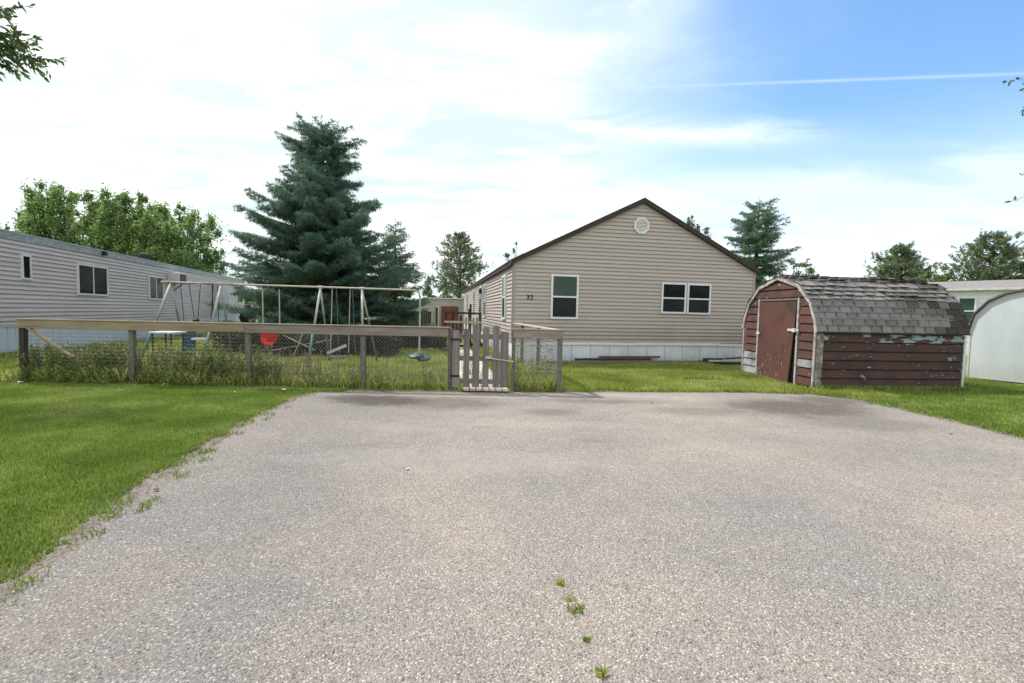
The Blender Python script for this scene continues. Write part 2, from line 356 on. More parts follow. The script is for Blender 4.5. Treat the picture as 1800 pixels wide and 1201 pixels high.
class MB:
    def __init__(s): s.v = []; s.f = []
    def add(s, pts, faces):
        k = len(s.v); s.v += [tuple(p) for p in pts]; s.f += [tuple(i+k for i in f) for f in faces]; return s
    def hexa(s, p):
        return s.add(p, [(0, 3, 2, 1), (4, 5, 6, 7), (0, 1, 5, 4), (1, 2, 6, 5), (2, 3, 7, 6), (3, 0, 4, 7)])
    def box(s, x0, x1, y0, y1, z0, z1):
        return s.hexa([(x0, y0, z0), (x1, y0, z0), (x1, y1, z0), (x0, y1, z0), (x0, y0, z1), (x1, y0, z1), (x1, y1, z1), (x0, y1, z1)])
    def prism(s, poly, ext):
        n = len(poly); e = Vector(ext); a = [Vector(p) for p in poly]
        return s.add(a+[p+e for p in a], [tuple(range(n))[::-1], tuple(range(n, 2*n))]+[(i, (i+1) % n, (i+1) % n+n, i+n) for i in range(n)])
    def tube(s, pts, r, n=8, taper=None):
        pts = [Vector(p) for p in pts]; R = taper or [r]*len(pts); vs = []; fs = []
        for i, p in enumerate(pts):
            d = (pts[min(i+1, len(pts)-1)]-pts[max(i-1, 0)]).normalized()
            a = d.cross(Vector((0, 0, 1)) if abs(d.z) < .9 else Vector((1, 0, 0))).normalized(); b_ = d.cross(a)
            vs += [p+(a*math.cos(2*math.pi*k/n)+b_*math.sin(2*math.pi*k/n))*R[i] for k in range(n)]
        for i in range(len(pts)-1):
            for k in range(n): fs.append((i*n+k, i*n+(k+1) % n, (i+1)*n+(k+1) % n, (i+1)*n+k))
        fs += [tuple(range(n))[::-1], tuple(range((len(pts)-1)*n, len(pts)*n))]
        return s.add(vs, fs)
    def bar(s, p0, p1, w, h, upv=(0, 0, 1)):
        p0 = Vector(p0); p1 = Vector(p1); d = (p1-p0).normalized(); a = d.cross(Vector(upv)).normalized()*w/2; b_ = a.cross(d).normalized()*h/2
        return s.hexa([p0-a-b_, p0+a-b_, p1+a-b_, p1-a-b_, p0-a+b_, p0+a+b_, p1+a+b_, p1-a+b_])
    def lathe(s, c, prof, n=16, axis=(0, 0, 1)):
        ax = Vector(axis).normalized(); a = ax.cross(Vector((1, 0, 0)) if abs(ax.x) < .9 else Vector((0, 1, 0))).normalized(); b_ = ax.cross(a); c = Vector(c); vs = []; fs = []
        for r, h in prof: vs += [c+ax*h+(a*math.cos(2*math.pi*k/n)+b_*math.sin(2*math.pi*k/n))*r for k in range(n)]
        for i in range(len(prof)-1):
            for k in range(n): fs.append((i*n+k, i*n+(k+1) % n, (i+1)*n+(k+1) % n, (i+1)*n+k))
        fs += [tuple(range(n))[::-1], tuple(range((len(prof)-1)*n, len(prof)*n))]
        return s.add(vs, fs)
    def build(s, name, material, parent=None, loc=(0, 0, 0), label=None, kind=None, bevel=0., smooth=False):
        if parent is not None:
            r = parent
            while r.parent is not None: r = r.parent
            o0 = r.location
        else: o0 = Vector(loc)
        me = bpy.data.meshes.new(name); me.from_pydata([tuple(Vector(v)-o0) for v in s.v], [], s.f); me.update()
        import bmesh
        bm = bmesh.new(); bm.from_mesh(me); bmesh.ops.recalc_face_normals(bm, faces=bm.faces)
        if bevel: bmesh.ops.bevel(bm, geom=bm.edges[:], offset=bevel, segments=1, affect='EDGES', profile=.5)
        bm.to_mesh(me); bm.free()
        if smooth: me.polygons.foreach_set('use_smooth', [True]*len(me.polygons))
        return put(name, me, material, parent, None if parent is not None else o0, label, kind)
class Wall:
    """a wall plane: a runs along it, n stands out from it"""
    def __init__(s, o, ang, nsign):
        s.o = Vector((o[0], o[1], 0)); s.u = Vector((math.cos(rad(ang)), math.sin(rad(ang)), 0)); s.n = Vector((-s.u.y, s.u.x, 0))*nsign
    def p(s, a, n, z): return s.o+s.u*a+s.n*n+Vector((0, 0, z))
    def box(s, mb, a0, a1, n0, n1, z0, z1):
        return mb.hexa([s.p(a0, n0, z0), s.p(a1, n0, z0), s.p(a1, n1, z0), s.p(a0, n1, z0), s.p(a0, n0, z1), s.p(a1, n0, z1), s.p(a1, n1, z1), s.p(a0, n1, z1)])
    def boards(s, parent, z0, z1, lap, lim, material, lip=.030, name='siding_board', specials=None, joints=0):
        """lapped boards, each an object; lim(z) gives the intervals of the wall at that height"""
        z = z0; k = 0
        while z < z1-.01:
            zt = min(z+lap, z1)
            la, lb = lim(z), lim(zt)
            if joints:      # butt joints, staggered from course to course
                (p0, p1), (q0, q1) = la[0], lb[0]; js = []; j = joints*(.25+.37*((k*7) % 5)/2)
                while j < q1-.5:
                    if j > q0+.5: js.append(j)
                    j += joints
                cu = [None]+js+[None]; la = [(p0 if cu[i] is None else cu[i], p1 if cu[i+1] is None else cu[i+1]-.004) for i in range(len(cu)-1)]; lb = [(q0 if cu[i] is None else cu[i], q1 if cu[i+1] is None else cu[i+1]-.004) for i in range(len(cu)-1)]
            for (a0, a1), (b0, b1) in zip(la, lb):
                if b1-b0 < .02 and a1-a0 < .05: continue
                mb = MB(); zm = z+(zt-z)*.25
                f = .75
                zs = z+lap*.13; prof = [(0, zs, a0, a1), (lip, zs, a0, a1), (lip*.92, zm, a0*.75+b0*.25, a1*.75+b1*.25), (.003, zt, b0, b1), (0, zt, b0, b1)]
                mb.add([s.p(q[2], q[0], q[1]) for q in prof]+[s.p(q[3], q[0], q[1]) for q in prof],
                       [(0, 1, 2, 3, 4), (9, 8, 7, 6, 5)]+[(i, (i+1) % 5, (i+1) % 5+5, i+5) for i in range(5)])
                mt, lb_ = material, None
                if specials: 
                    q = specials(k, (a0+a1)/2)
                    if q: mt, lb_ = q
                mb.build(name, mt, parent, label=lb_)
            z = zt; k += 1
    def window(s, parent, a0, a1, z0, z1, split='h', upper='glass_dark', lower='glass_dark', fr=.055, proud=.065, material='white_vinyl'):
        mb = MB()
        s.box(mb, a0, a0+fr, .0, proud, z0, z1); s.box(mb, a1-fr, a1, .0, proud, z0, z1)
        s.box(mb, a0+fr, a1-fr, .0, proud, z1-fr, z1); s.box(mb, a0+fr, a1-fr, .0, proud, z0, z0+fr)
        w = mb.build('window', material, parent)
        b0, b1, y0, y1 = a0+fr, a1-fr, z0+fr, z1-fr
        if split == 'h':
            zm = (y0+y1)/2; mb = MB(); s.box(mb, b0, b1, .0, proud-.008, zm-.024, zm+.024); mb.build('sash_rail', material, w)
            mb = MB(); s.box(mb, b0, b1, 0, .048, zm+.024, y1); mb.build('pane', upper, w)
            mb = MB(); s.box(mb, b0, b1, 0, .042, y0, zm-.024); mb.build('pane', lower, w)
        elif split == 'v':
            am = (b0+b1)/2; mb = MB(); s.box(mb, am-.022, am+.022, .0, proud-.008, y0, y1); mb.build('sash_rail', material, w)
            mb = MB(); s.box(mb, b0, am-.022, 0, .046, y0, y1); mb.build('pane', upper, w)
            mb = MB(); s.box(mb, am+.022, b1, 0, .046, y0, y1); mb.build('pane', lower, w)
        else:
            mb = MB(); s.box(mb, b0, b1, 0, .046, y0, y1); mb.build('pane', upper, w)
        return w

# ---------------------------------------------------------------- ground
YL = [-6, 0, 2.45, 3.08, 4.93, 6.65, 8.3, 8.8]; XL = [-2.2, -2.35, -2.62, -2.77, -3.22, -3.50, -3.62, -3.5]
def x_left(y): return np.interp(y, YL, XL)
YR = [-6, 5.5, 6.6, 7.6, 8.5, 9.2, 9.6]; XR = [7.2, 6.75, 6.72, 6.70, 6.66, 6.45, 6.0]
def x_right(y): return np.interp(y, YR, XR)
XB = [-3.6, -3.4, -1, 1, 4.3, 6.0, 6.7]; YB = [8.75, 8.85, 9.1, 9.3, 9.65, 9.6, 9.2]
def y_back(x): return np.interp(x, XB, YB)
def wob(a, s, k): return s*(math.sin(a*2.3+k)+.6*math.sin(a*5.9+2*k)+.5*math.sin(a*13.1+k*3)+.3*math.sin(a*29+k))
def outline(grow, amp, k):
    pts = [(float(x_left(y))-grow+wob(y, amp, k), y) for y in np.linspace(-6, 8.75, 150)]
    pts += [(x, float(y_back(x))+grow*.6+wob(x, amp*.6, k+1)) for x in np.linspace(-3.5, 6.2, 120)]
    pts += [(float(x_right(y))+grow+wob(y, amp, k+2), y) for y in np.linspace(9.3, -6, 150)]
    return pts
def sheet(name, pts, z, material, kind='structure'):
    me = bpy.data.meshes.new(name); me.from_pydata([(x, y, 0) for x, y in pts], [], [tuple(range(len(pts)))[::-1]]); me.update()
    o = put(name, me, material, None, (0, 0, z)); o['kind'] = kind; return o
sheet('ground', [(-900, -300), (900, -300), (900, 1500), (-900, 1500)][::-1], 0, 'soil')
sheet('dirt_verge', outline(.24, .05, 1.0), .004, 'dirt')
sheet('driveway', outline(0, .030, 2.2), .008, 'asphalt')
# trodden path from the gate: pale boards laid on the ground
# loose stones on the asphalt
def stones(n):
    y = 1.2+RNG.random(n)**1.6*8.0; x = (RNG.random(n)*2-1)*(y*1.15+1.0)
    k = (x > x_left(y)-.15) & (x < x_right(y)+.1) & (y < y_back(x)+.1); x, y = x[k], y[k]; n = len(x)
    base = np.array([(1, 0, 0), (0, 1, 0), (-1, 0, 0), (0, -1, 0), (0, 0, 1.)]); fc = np.array([(0, 1, 4), (1, 2, 4), (2, 3, 4), (3, 0, 4)])
    s = (.0022+RNG.random(n)**3*.006)
    v = base[None]*(s[:, None, None])*(1+RNG.random((n, 5, 1))*.5); v[:, :, 2] *= .75
    a = RNG.random(n)*6.28; c, sn = np.cos(a)[:, None], np.sin(a)[:, None]
    vx = v[:, :, 0]*c-v[:, :, 1]*sn+x[:, None]; vy = v[:, :, 0]*sn+v[:, :, 1]*c+y[:, None]
    V = np.stack([vx, vy, v[:, :, 2]+.008], 2).reshape(-1, 3); F = (fc[None]+np.arange(n)[:, None, None]*5).reshape(-1, 3)
    o = put('gravel', fast('gravel', V, F), 'stone'); tag(o, 'loose pale and dark stone chips scattered over the worn asphalt driveway', 'gravel', kind='stuff')
stones(34000)

# ---------------------------------------------------------------- grasses
def blades(name, x, y, h, w, material, label, z0=0., lean=.5, cat='grass'):
    n = len(x); a = RNG.random(n)*6.283; l = RNG.random(n)*lean; b_ = RNG.random(n)*6.283
    cx, cy = np.cos(a)*w/2, np.sin(a)*w/2
    tx, ty = x+np.cos(b_)*l*h, y+np.sin(b_)*l*h
    z = np.full(n, z0)
    mx, my = x+np.cos(b_)*l*h*.35, y+np.sin(b_)*l*h*.35
    V = np.stack([np.stack([x-cx, y-cy, z], 1), np.stack([x+cx, y+cy, z], 1), np.stack([mx+cx*.8, my+cy*.8, z+h*.55], 1), np.stack([tx, ty, z+h*(1-.25*l)], 1)], 1).reshape(-1, 3)
    F = np.arange(n*4).reshape(-1, 4)
    o = put(name, fast(name, V, F), material); tag(o, label, cat, kind='stuff'); return o
def vn(x, y, s, k=0):
    return (np.sin(x*s+k)+np.sin(y*s*1.3+2*k)+np.sin((x+y)*s*.7+k*1.7)+np.sin((x-y)*s*1.9+k*.6)+np.sin(x*s*3.1+y*s*2.3+k))/5
def scatter(n, x0, x1, y0, y1, f=None):
    x = x0+RNG.random(n)*(x1-x0); y = y0+RNG.random(n)*(y1-y0)
    if f is not None:
        k = f(x, y); x, y = x[k], y[k]
    return x, y
# left lawn
def fl(x, y):
    e = x_left(y)-.13+vn(x, y, 5, 1)*.09+vn(x, y, 27, 2)*.06
    return ((x < e) | (y > 8.85)) & (x > -1.12*y-1.2) & (y < 9.25+.1*vn(x, y, 5)) & (x < -3.1+0*x) | ((x < e) & (x > -1.12*y-1.2) & (y < 9.2))
x, y = scatter(620000, -12.5, -2.4, 1.8, 9.35, fl)
keep = RNG.random(len(x)) < np.clip(6.5/(y+1), .35, 1); x, y = x[keep], y[keep]
h = .028+.022*RNG.random(len(x))+.014*vn(x, y, 2.2, 3)
blades('lawn_grass', x, y, h, .0045+.004*RNG.random(len(x))+.0006*y, 'grass_lawn', 'short mown lawn between the left fence and the driveway edge')
# right lawn
def fr(x, y):
    e = x_right(y)+.10+vn(x, y, 7, 4)*.09+vn(x, y, 23, 2)*.05
    return (x > e) & (x < 1.12*y+1.6) & ~((x > 6.3) & (x < 10.0) & (y > 10.35)) & ~((x > 12.3) & (y > 11)) 
x, y = scatter(260000, 5.9, 14, 4.5, 13.5, fr)
k = (y < 9.7) | (x > 6.6); x, y = x[k], y[k]
h = .035+.035*RNG.random(len(x))+.014*vn(x, y, 2.2, 3)
blades('lawn_grass', x, y, h, .009+.005*RNG.random(len(x)), 'grass_lawn', 'mown lawn right of the driveway in front of the red barn shed')
# patch before the house
def fh(x, y):
    return (y > y_back(x)+.12+vn(x, y, 6, 2)*.12) & ~((x > 6.3) & (y > 10.2)) & (y < 14.25+x*.205) & (vn(x*.8, y*2, 2.2, 5) > -.62+.0*x) & ~(((x-4.6)/.9)**2+((y-11.3)/.45)**2 < .5+.4*vn(x, y, 5)) & (x > .8)
x, y = scatter(150000, .9, 7.6, 9.3, 15.6, fh)
h = .05+.07*RNG.random(len(x))+.03*vn(x, y, 2.5, 3)
blades('yard_grass', x, y, h, .010+.006*RNG.random(len(x)), 'grass_yard', 'bright uneven grass between the driveway and the beige house skirting')
# fenced yard
def fy(x, y):
    hx = .06-(y-14.3)*.17
    return ((y < 14.2) | (x < hx)) & (x > -14.0-(y-12)*.27) & (y > 9.3) & ~((x > -.95+(9.3-y)*.20) & (x < .05+(9.3-y)*.17)) & (x < .95-(y-9.3)*.17)
x, y = scatter(430000, -17, 1.0, 9.3, 30, fy)
keep = RNG.random(len(x)) < np.clip(11/(y+1), .3, 1)*1.0; x, y = x[keep], y[keep]
h = np.clip(.10+.14*RNG.random(len(x))+.09*vn(x, y, 1.4, 1), .04, .5)*np.clip(1.6-y/22, .4, 1)
blades('yard_grass', x, y, h, .011+.008*RNG.random(len(x))+.0005*y, 'grass_yard', 'long rough grass growing in the fenced yard behind the gate', lean=.7)
# tall weeds along the fence
x, y = scatter(60000, -9.5, -1.2, 9.24, 10.1)
p = .5+.9*vn(x, x*0, 2.1, 2.)+.35*np.clip((-5.0-x)/3, -1, 1); keep = RNG.random(len(x)) < np.clip(p, .12, 1); x, y = x[keep], y[keep]
hm = np.clip(.24+.10*vn(x*1.7, x*0, 3.3, .7)+.05*np.clip((-4.8-x)/2, -1, 1), .10, .42)
blades('fence_weeds', x, y, hm*(.45+.75*RNG.random(len(x))), .007+.005*RNG.random(len(x)), 'grass_yard', 'tall rank grass standing in the chain link along the fence foot', lean=.45, cat='weeds')
def leafcloud(P, size, flat=0., up_bias=0.):
    """one diamond leaf per point"""
    n = len(P); d = RNG.normal(size=(n, 3)); d[:, 2] = d[:, 2]*(1-flat)+up_bias; d /= np.linalg.norm(d, axis=1)[:, None]
    e = RNG.normal(size=(n, 3)); e = np.cross(d, e); e /= np.linalg.norm(e, axis=1)[:, None]+1e-9
    s = size*(.6+.8*RNG.random(n))[:, None]
    V = np.stack([P-d*s*.5, P+e*s*.28, P+d*s*.5, P-e*s*.28], 1).reshape(-1, 3); return V, np.arange(n*4).reshape(-1, 4)
xs = RNG.random(1250)*8.2-9.55; ok = RNG.random(1250) < np.clip(.55+.8*vn(xs, xs*0, 2.1, 2.)+.5*np.clip((-5.2-xs)/3, -1, 1), .08, 1); xs = xs[ok]
pts = []
for xx in xs:
    hh = .14+(.66*RNG.random()**1.3 if xx < -4.6 else .28*RNG.random()+.0); k = int(26+hh*80); q = RNG.random(k)
    pts.append(np.stack([xx+RNG.normal(size=k)*.05*(1.2-q), 9.45+RNG.normal()*.16+RNG.normal(size=k)*.05, .02+q*hh], 1))
P = np.concatenate(pts); V_, F_ = leafcloud(P, .045)
o = put('fence_weeds', fast('fence_weeds', V_, F_), 'weed_leaves'); tag(o, 'leafy green weeds crowding the left chain link fence between its posts', 'weeds', kind='stuff')
# brown stalks
mb = MB()
for i in range(900):
    xx = random.uniform(-9.4, -3.8) if i < 700 else random.uniform(-3.8, .9); yy = random.uniform(9.3, 9.9); hh = random.uniform(.25, .75)
    mb.bar((xx, yy, 0), (xx+random.gauss(0, .1), yy+random.gauss(0, .06), hh), .006, .006, (0, 1, .1))
mb.build('dry_stalks', 'weed_stalks'); tag(bpy.data.objects['dry_stalks'], 'dry brown weed stalks standing among the green weeds of the fence', 'weeds', kind='stuff')
# weeds in the right fence panel
x, y = scatter(9000, .05, .97, 9.3, 10.6); blades('panel_weeds', x, y, .10+.26*RNG.random(len(x))**2, .008, 'grass_yard', 'tall pale grass inside the short fence panel right of the gate', lean=.5, cat='weeds')
pts = [np.stack([c[0]+RNG.normal(size=240)*.10, c[1]+RNG.normal(size=240)*.12, np.abs(RNG.normal(size=240))*c[2]], 1) for c in ((.15, 9.7, .42), (.75, 9.8, .36), (.5, 9.9, .30), (.62, 10.3, .34))]
V_, F_ = leafcloud(np.concatenate(pts), .05); o = put('panel_weeds', fast('panel_weeds', V_, F_), 'weed_leaves'); tag(o, 'leafy weeds climbing the wire right of the gate', 'weeds', kind='stuff')
# fringe tufts: drive edges, shed foot, house foot
fx, fy_ = [], []
for i in range(95):
    yy = random.uniform(2.2, 8.7); sgn = random.random() < .6
    cx_ = float(x_left(yy))+random.uniform(-.16, .16) if sgn else float(x_right(yy))+random.uniform(-.12, .15)
    k = random.randint(6, 30); fx.append(cx_+RNG.normal(size=k)*.028); fy_.append(yy+RNG.normal(size=k)*.05)
for i in range(120):
    xx = random.uniform(-3.4, 6.2); k = random.randint(8, 30); fx.append(xx+RNG.normal(size=k)*.05); fy_.append(float(y_back(xx))+random.uniform(.0, .22)+RNG.normal(size=k)*.02)
fx = np.concatenate(fx); fy_ = np.concatenate(fy_)
blades('verge_tufts', fx, fy_, .03+.04*RNG.random(len(fx)), .006, 'grass_lawn', 'scattered grass tufts along the crumbling driveway edge', .004, .9)
x, y = scatter(42000, -4, 7.2, 2, 9.9, lambda x, y: ((np.abs(x-x_left(y)+.12) < .15) & (y < 8.8)) | ((np.abs(x-x_right(y)-.10) < .12) & (y < 9.3)) | ((np.abs(y-y_back(x)-.15) < .14) & (x < 6.2) & (x > -3.5)))
blades('dry_verge_grass', x, y, .015+.03*RNG.random(len(x)), .005, 'grass_dry', 'straw coloured dead grass lining the driveway edge', .004, 1.2)
a = RNG.random(7000); x = 6.5+a*3.3; y = 10.24+a*.26-.02-np.abs(RNG.normal(size=7000))*.05
blades('shed_weeds', x, y, .05+.10*RNG.random(7000), .010, 'grass_lawn', 'uncut grass against the foot of the red barn shed side', lean=.5)
a = RNG.random(9000); x = .9+a*6.6; y = 14.3+x*.209-.10-np.abs(RNG.normal(size=9000))*.10
blades('skirting_weeds', x, y, .04+.12*RNG.random(9000)**3, .014, 'grass_lawn', 'darker uncut grass along the foot of the house skirting', lean=.5)
# the five tufts in the crack
for i, (tx, ty, r, hh, mt, lb) in enumerate((
        (.30, 2.66, .014, .035, 'grass_yard', 'small green grass tuft farthest up the driveway crack'),
        (.34, 2.52, .022, .018, 'grass_yard', 'yellowish flat grass tuft in the driveway crack below the farthest one'),
        (.355, 2.42, .024, .035, 'grass_lawn', 'largest bright green grass tuft in the middle of the driveway crack'),
        (.38, 2.19, .010, .022, 'grass_lawn', 'tiny dark green weed alone on the driveway near the bottom'),
        (.41, 1.98, .016, .04, 'grass_yard', 'grass tuft with reddish base at the bottom edge of the picture'))):
    k = 60; x = np.clip(RNG.normal(size=k), -1.4, 1.4)*r; y = np.clip(RNG.normal(size=k), -1.4, 1.4)*r*.8
    o = blades('grass_tuft', x, y, hh*(.5+RNG.random(k)*.6), .006, mt, lb, 0, 1.1, 'grass tuft'); del o['kind']; o.location = (tx, ty, .008)
    o['group'] = 'grass tufts in the driveway crack'

# ---------------------------------------------------------------- beige house
HO = (0.0, 14.3)
hf = Wall(HO, 11.8, -1)          # front, outward towards the camera
hs = Wall(HO, 99.35, 1)          # left side, outward to the left
WH, ZE, ZA, ZS = 8.09, 3.05, 5.02, .64
house = thing('house', (4, 15.2, 0), 'beige sided gable house with brown roof edge and the number 32', 'house')
def glim(z):
    k = 0 if z <= ZE else (z-ZE)/(ZA-ZE)*WH/2
    return [(.07+k, WH-.07-k)] if z <= ZE else [(k+.04, WH-k-.04)]
wb = MB()
p = [hf.p(0, -.001, 0), hf.p(WH, -.001, 0), hf.p(WH, -.001, ZE), hf.p(WH/2, -.001, ZA), hf.p(0, -.001, ZE)]
wb.prism(p, hs.u*22.6)
wb.build('wall', 'siding_beige', house)
hf.boards(house, ZS, ZA-.03, .1155, glim, 'siding_beige', joints=3.66)
hs.boards(house, ZS, ZE-.02, .1155, lambda z: [(.07, 22.6)], 'siding_beige')
mb = MB(); hf.box(mb, 0, .07, 0, .03, ZS, ZE); mb.build('corner_post', 'corner_trim', house)
mb = MB(); hs.box(mb, 0.0, .07, .001, .031, ZS, ZE); mb.build('corner_post', 'corner_trim', house)
mb = MB(); hf.box(mb, WH-.07, WH, 0, .03, ZS, ZE-.02); mb.build('corner_post', 'corner_trim', house)
# roof: two slabs, rake boards, eave trim
for sg in (0, 1):
    e0 = (-.10, ZE-.03) if sg == 0 else (WH+.10, ZE-.03); ap = (WH/2, ZA+.045)
    mb = MB(); poly = [hf.p(e0[0], .10, e0[1]), hf.p(ap[0], .10, ap[1]), hf.p(ap[0], .10, ap[1]+.05), hf.p(e0[0], .10, e0[1]+.05)]
    mb.prism(poly, hs.u*22.9); mb.build('roof', 'roof_brown', house)
    mb = MB(); poly = [hf.p(e0[0], .02, e0[1]-.10), hf.p(ap[0], .02, ap[1]-.11), hf.p(ap[0], .02, ap[1]-.002), hf.p(e0[0], .02, e0[1]-.002)]
    mb.prism(poly, hf.n*.10); mb.build('rake_board', 'roof_brown', house)
mb = MB(); hs.box(mb, -.05, 22.7, .02, .10, ZE-.15, ZE-.06); mb.build('eave_board', 'roof_brown', house)
# windows
hf.window(house, 1.15, 2.01, 1.36, 2.69, 'h', 'glass_green', 'screen_dark', .06)
hf.window(house, 4.75, 5.60, 1.59, 2.56, 'h', 'glass_dark', 'screen_dark', .055)
hf.window(house, 5.64, 6.47, 1.58, 2.555, 'h', 'glass_dark', 'screen_dark', .055)
for a0, a1 in ((1.15, 1.9), (7.0, 7.9)):
    hs.window(house, a0, a1, 1.3, 2.72, 'h', 'glass_green', 'screen_dark', .06, .07)
for a0, a1 in ((12.9, 13.6), (18.0, 19.0)):
    hs.window(house, a0, a1, 1.4, 2.7, 'h', 'glass_dark', 'screen_dark', .06, .07)
mb = MB(); hs.box(mb, 8.9, 9.9, .0, .06, .66, 2.76); dr = mb.build('door', 'white_vinyl', house)
mb = MB(); hs.box(mb, 9.0, 9.8, .06, .07, 1.5, 2.66); mb.build('pane', 'glass_dark', dr)
mb = MB(); mb.lathe(hs.p(8.6, .14, 2.35), [(.03, 0), (.07, .05), (.06, .22), (.02, .26)], 8); mb.build('lamp', 'black', house)
# gable vent
vc = hf.p(WH/2-.05, .02, 4.27); mb = MB(); R1, R2 = .265, .20
ring = lambda r, n: [vc+hf.u*r*math.cos(rad(22.5+45*k))+Vector((0, 0, r*math.sin(rad(22.5+45*k))))+hf.n*n for k in range(8)]
o_, i_, ob, ib = ring(R1, .035), ring(R2, .035), ring(R1, -.01), ring(R2, 0)
mb.add(o_+i_+ob+ib, [(k, (k+1) % 8, (k+1) % 8+8, k+8) for k in range(8)]+[(k, (k+1) % 8, (k+1) % 8+16, k+16) for k in range(8)]+[(k+8, (k+1) % 8+8, (k+1) % 8+24, k+24) for k in range(8)]+[tuple(range(24, 32))])
gv = mb.build('gable_vent', 'white_vinyl', house)
for k in range(9):
    z = -.165+k*.041; w = math.sqrt(max(R2*R2-z*z, .001))*.93
    q = vc+Vector((0, 0, z)); MB().hexa([q-hf.u*w+hf.n*.026-Vector((0, 0, .014)), q+hf.u*w+hf.n*.026-Vector((0, 0, .014)), q+hf.u*w+hf.n*.002+Vector((0, 0, .014)), q-hf.u*w+hf.n*.002+Vector((0, 0, .014)),
        q-hf.u*w+hf.n*.032-Vector((0, 0, .010)), q+hf.u*w+hf.n*.032-Vector((0, 0, .010)), q+hf.u*w+hf.n*.008+Vector((0, 0, .018)), q-hf.u*w+hf.n*.008+Vector((0, 0, .018))]).build('louver', 'white_vinyl', gv)
# the number
for dg, a in (('3', .40), ('2', .515)):
    cu = bpy.data.curves.new('digit', 'FONT'); cu.body = dg; cu.size = .20; cu.extrude = .006; cu.offset = .003; cu.resolution_u = 3
    tmp = bpy.data.objects.new('tmp', cu); COL.objects.link(tmp); bpy.context.view_layer.update()
    me = bpy.data.meshes.new_from_object(tmp.evaluated_get(bpy.context.evaluated_depsgraph_get())); bpy.data.objects.remove(tmp)
    mx = Matrix((hf.u, Vector((0, 0, 1)), hf.n)).transposed().to_4x4(); mx.translation = hf.p(a, .027, 1.92)-house.location
    me.transform(mx); me.materials.clear(); put('digit', me, 'black', house)
# skirting of separate sheets and a warped white band
a = 0.0; k = 0
while a < WH-.05:
    w = min(.62, WH-a); mb = MB(); nr = 1
    for r in range(nr):
        q0 = a+w*r/nr; q1 = a+w*(r+1)/nr; hf.box(mb, q0+.002, q1-.018, -.03, .0+random.uniform(0, .003), 0, .60); hf.box(mb, q1-.018, q1+.002, -.03, -.002, 0, .60)
    mb.build('skirting_panel', 'skirt_white', house); a += w; k += 1
a = 0.
while a < 22:
    mb = MB(); hs.box(mb, a, a+.99, -.02, .004, 0, .64); mb.build('skirting_panel', 'skirt_white', house); a += 1.0
for a0, a1, d0, d1 in ((0, 2.6, .0, .02), (2.6, 3.9, .02, .0), (3.9, 6.9, .015, .01), (6.9, 8.09, .0, -.02)):
    mb = MB(); mb.hexa([hf.p(a0, .0, .565+d0), hf.p(a1-.008, .0, .565+d1), hf.p(a1-.008, .034, .565+d1), hf.p(a0, .034, .565+d0), hf.p(a0, .0, .645+d0), hf.p(a1-.008, .0, .645+d1), hf.p(a1-.008, .034, .645+d1), hf.p(a0, .034, .645+d0)])
    mb.build('skirting_band', 'white_vinyl', house)
# planks lying at the foot of the house
def plank(a0, a1, n0, n1, z, th, w, material, label, tilt=0.):
    c = (hf.p(a0, n0, 0)+hf.p(a1, n1, 0))/2; mb = MB(); mb.bar(hf.p(a0, n0, z), hf.p(a1, n1, z+tilt), w, th)
    o = mb.build('plank', material, None, (c.x, c.y, 0), bevel=.004); tag(o, label, 'plank', 'planks lying at the foot of the house'); return o
plank(1.2, 4.9, .50, .34, .10, .05, .14, 'wood_grey', 'long grey weathered plank lying in grass in front of the house skirting')
plank(1.9, 4.4, .24, .18, .16, .06, .12, 'wood_dark', 'dark reddish plank leaning along the white skirting left of its middle')
plank(2.7, 4.75, .12, .10, .22, .05, .07, 'red_board', 'reddish brown board resting on the dark plank at the skirting')
plank(6.3, 7.35, .35, .45, .12, .05, .13, 'wood_pale', 'short pale board near the right end of the house skirting')
plank(6.2, 6.9, .22, .22, .14, .10, .10, 'wood_dark', 'short dark timber block beside the pale board near the right house corner')
plank(7.0, 7.8, .2, .4, .18, .04, .10, 'wood_dark', 'dark tilted scrap of wood under the right corner of the house', .06)

# ---------------------------------------------------------------- left trailer home
TL = Wall((-13.56, 12.75), 105.01, -1)
trailer = thing('trailer_home', (-15.5, 18, 0), 'long grey sided mobile home behind the left fence', 'mobile home')
A0, A1 = -4.0, 23.6
mb = MB(); mb.prism([TL.p(A0, -.001, 0), TL.p(A0, -4.2, 0), TL.p(A0, -4.2, 3.35), TL.p(A0, -2.1, 3.52), TL.p(A0, -.001, 3.35)], TL.u*(A1-A0)); mb.build('wall', 'siding_grey', trailer)
TL.boards(trailer, .89, 3.24, .1235, lambda z: [(A0, A1)], 'siding_grey', lip=.036, joints=0)
a = A0
while a < A1-.1:
    mb = MB(); w = min(.92, A1-a)
    for r in range(3):
        TL.box(mb, a+w*r/3+.003, a+w*(r+1)/3-.02, -.02, .012, 0, .87); TL.box(mb, a+w*(r+1)/3-.02, a+w*(r+1)/3+.003, -.02, -.004, 0, .87)
    mb.build('skirting_panel', 'skirt_blue', trailer); a += w
a = A0
while a < A1-.1:
    w = min(3.05, A1-a); mb = MB(); mb.hexa([TL.p(a+.004, 0, 3.24), TL.p(a+w-.004, 0, 3.24), TL.p(a+w-.004, .04, 3.24), TL.p(a+.004, .04, 3.24), TL.p(a+.004, 0, 3.43), TL.p(a+w-.004, 0, 3.43), TL.p(a+w-.004, .055, 3.43), TL.p(a+.004, .055, 3.43)])
    mb.build('flashing', 'flashing', trailer); a += w
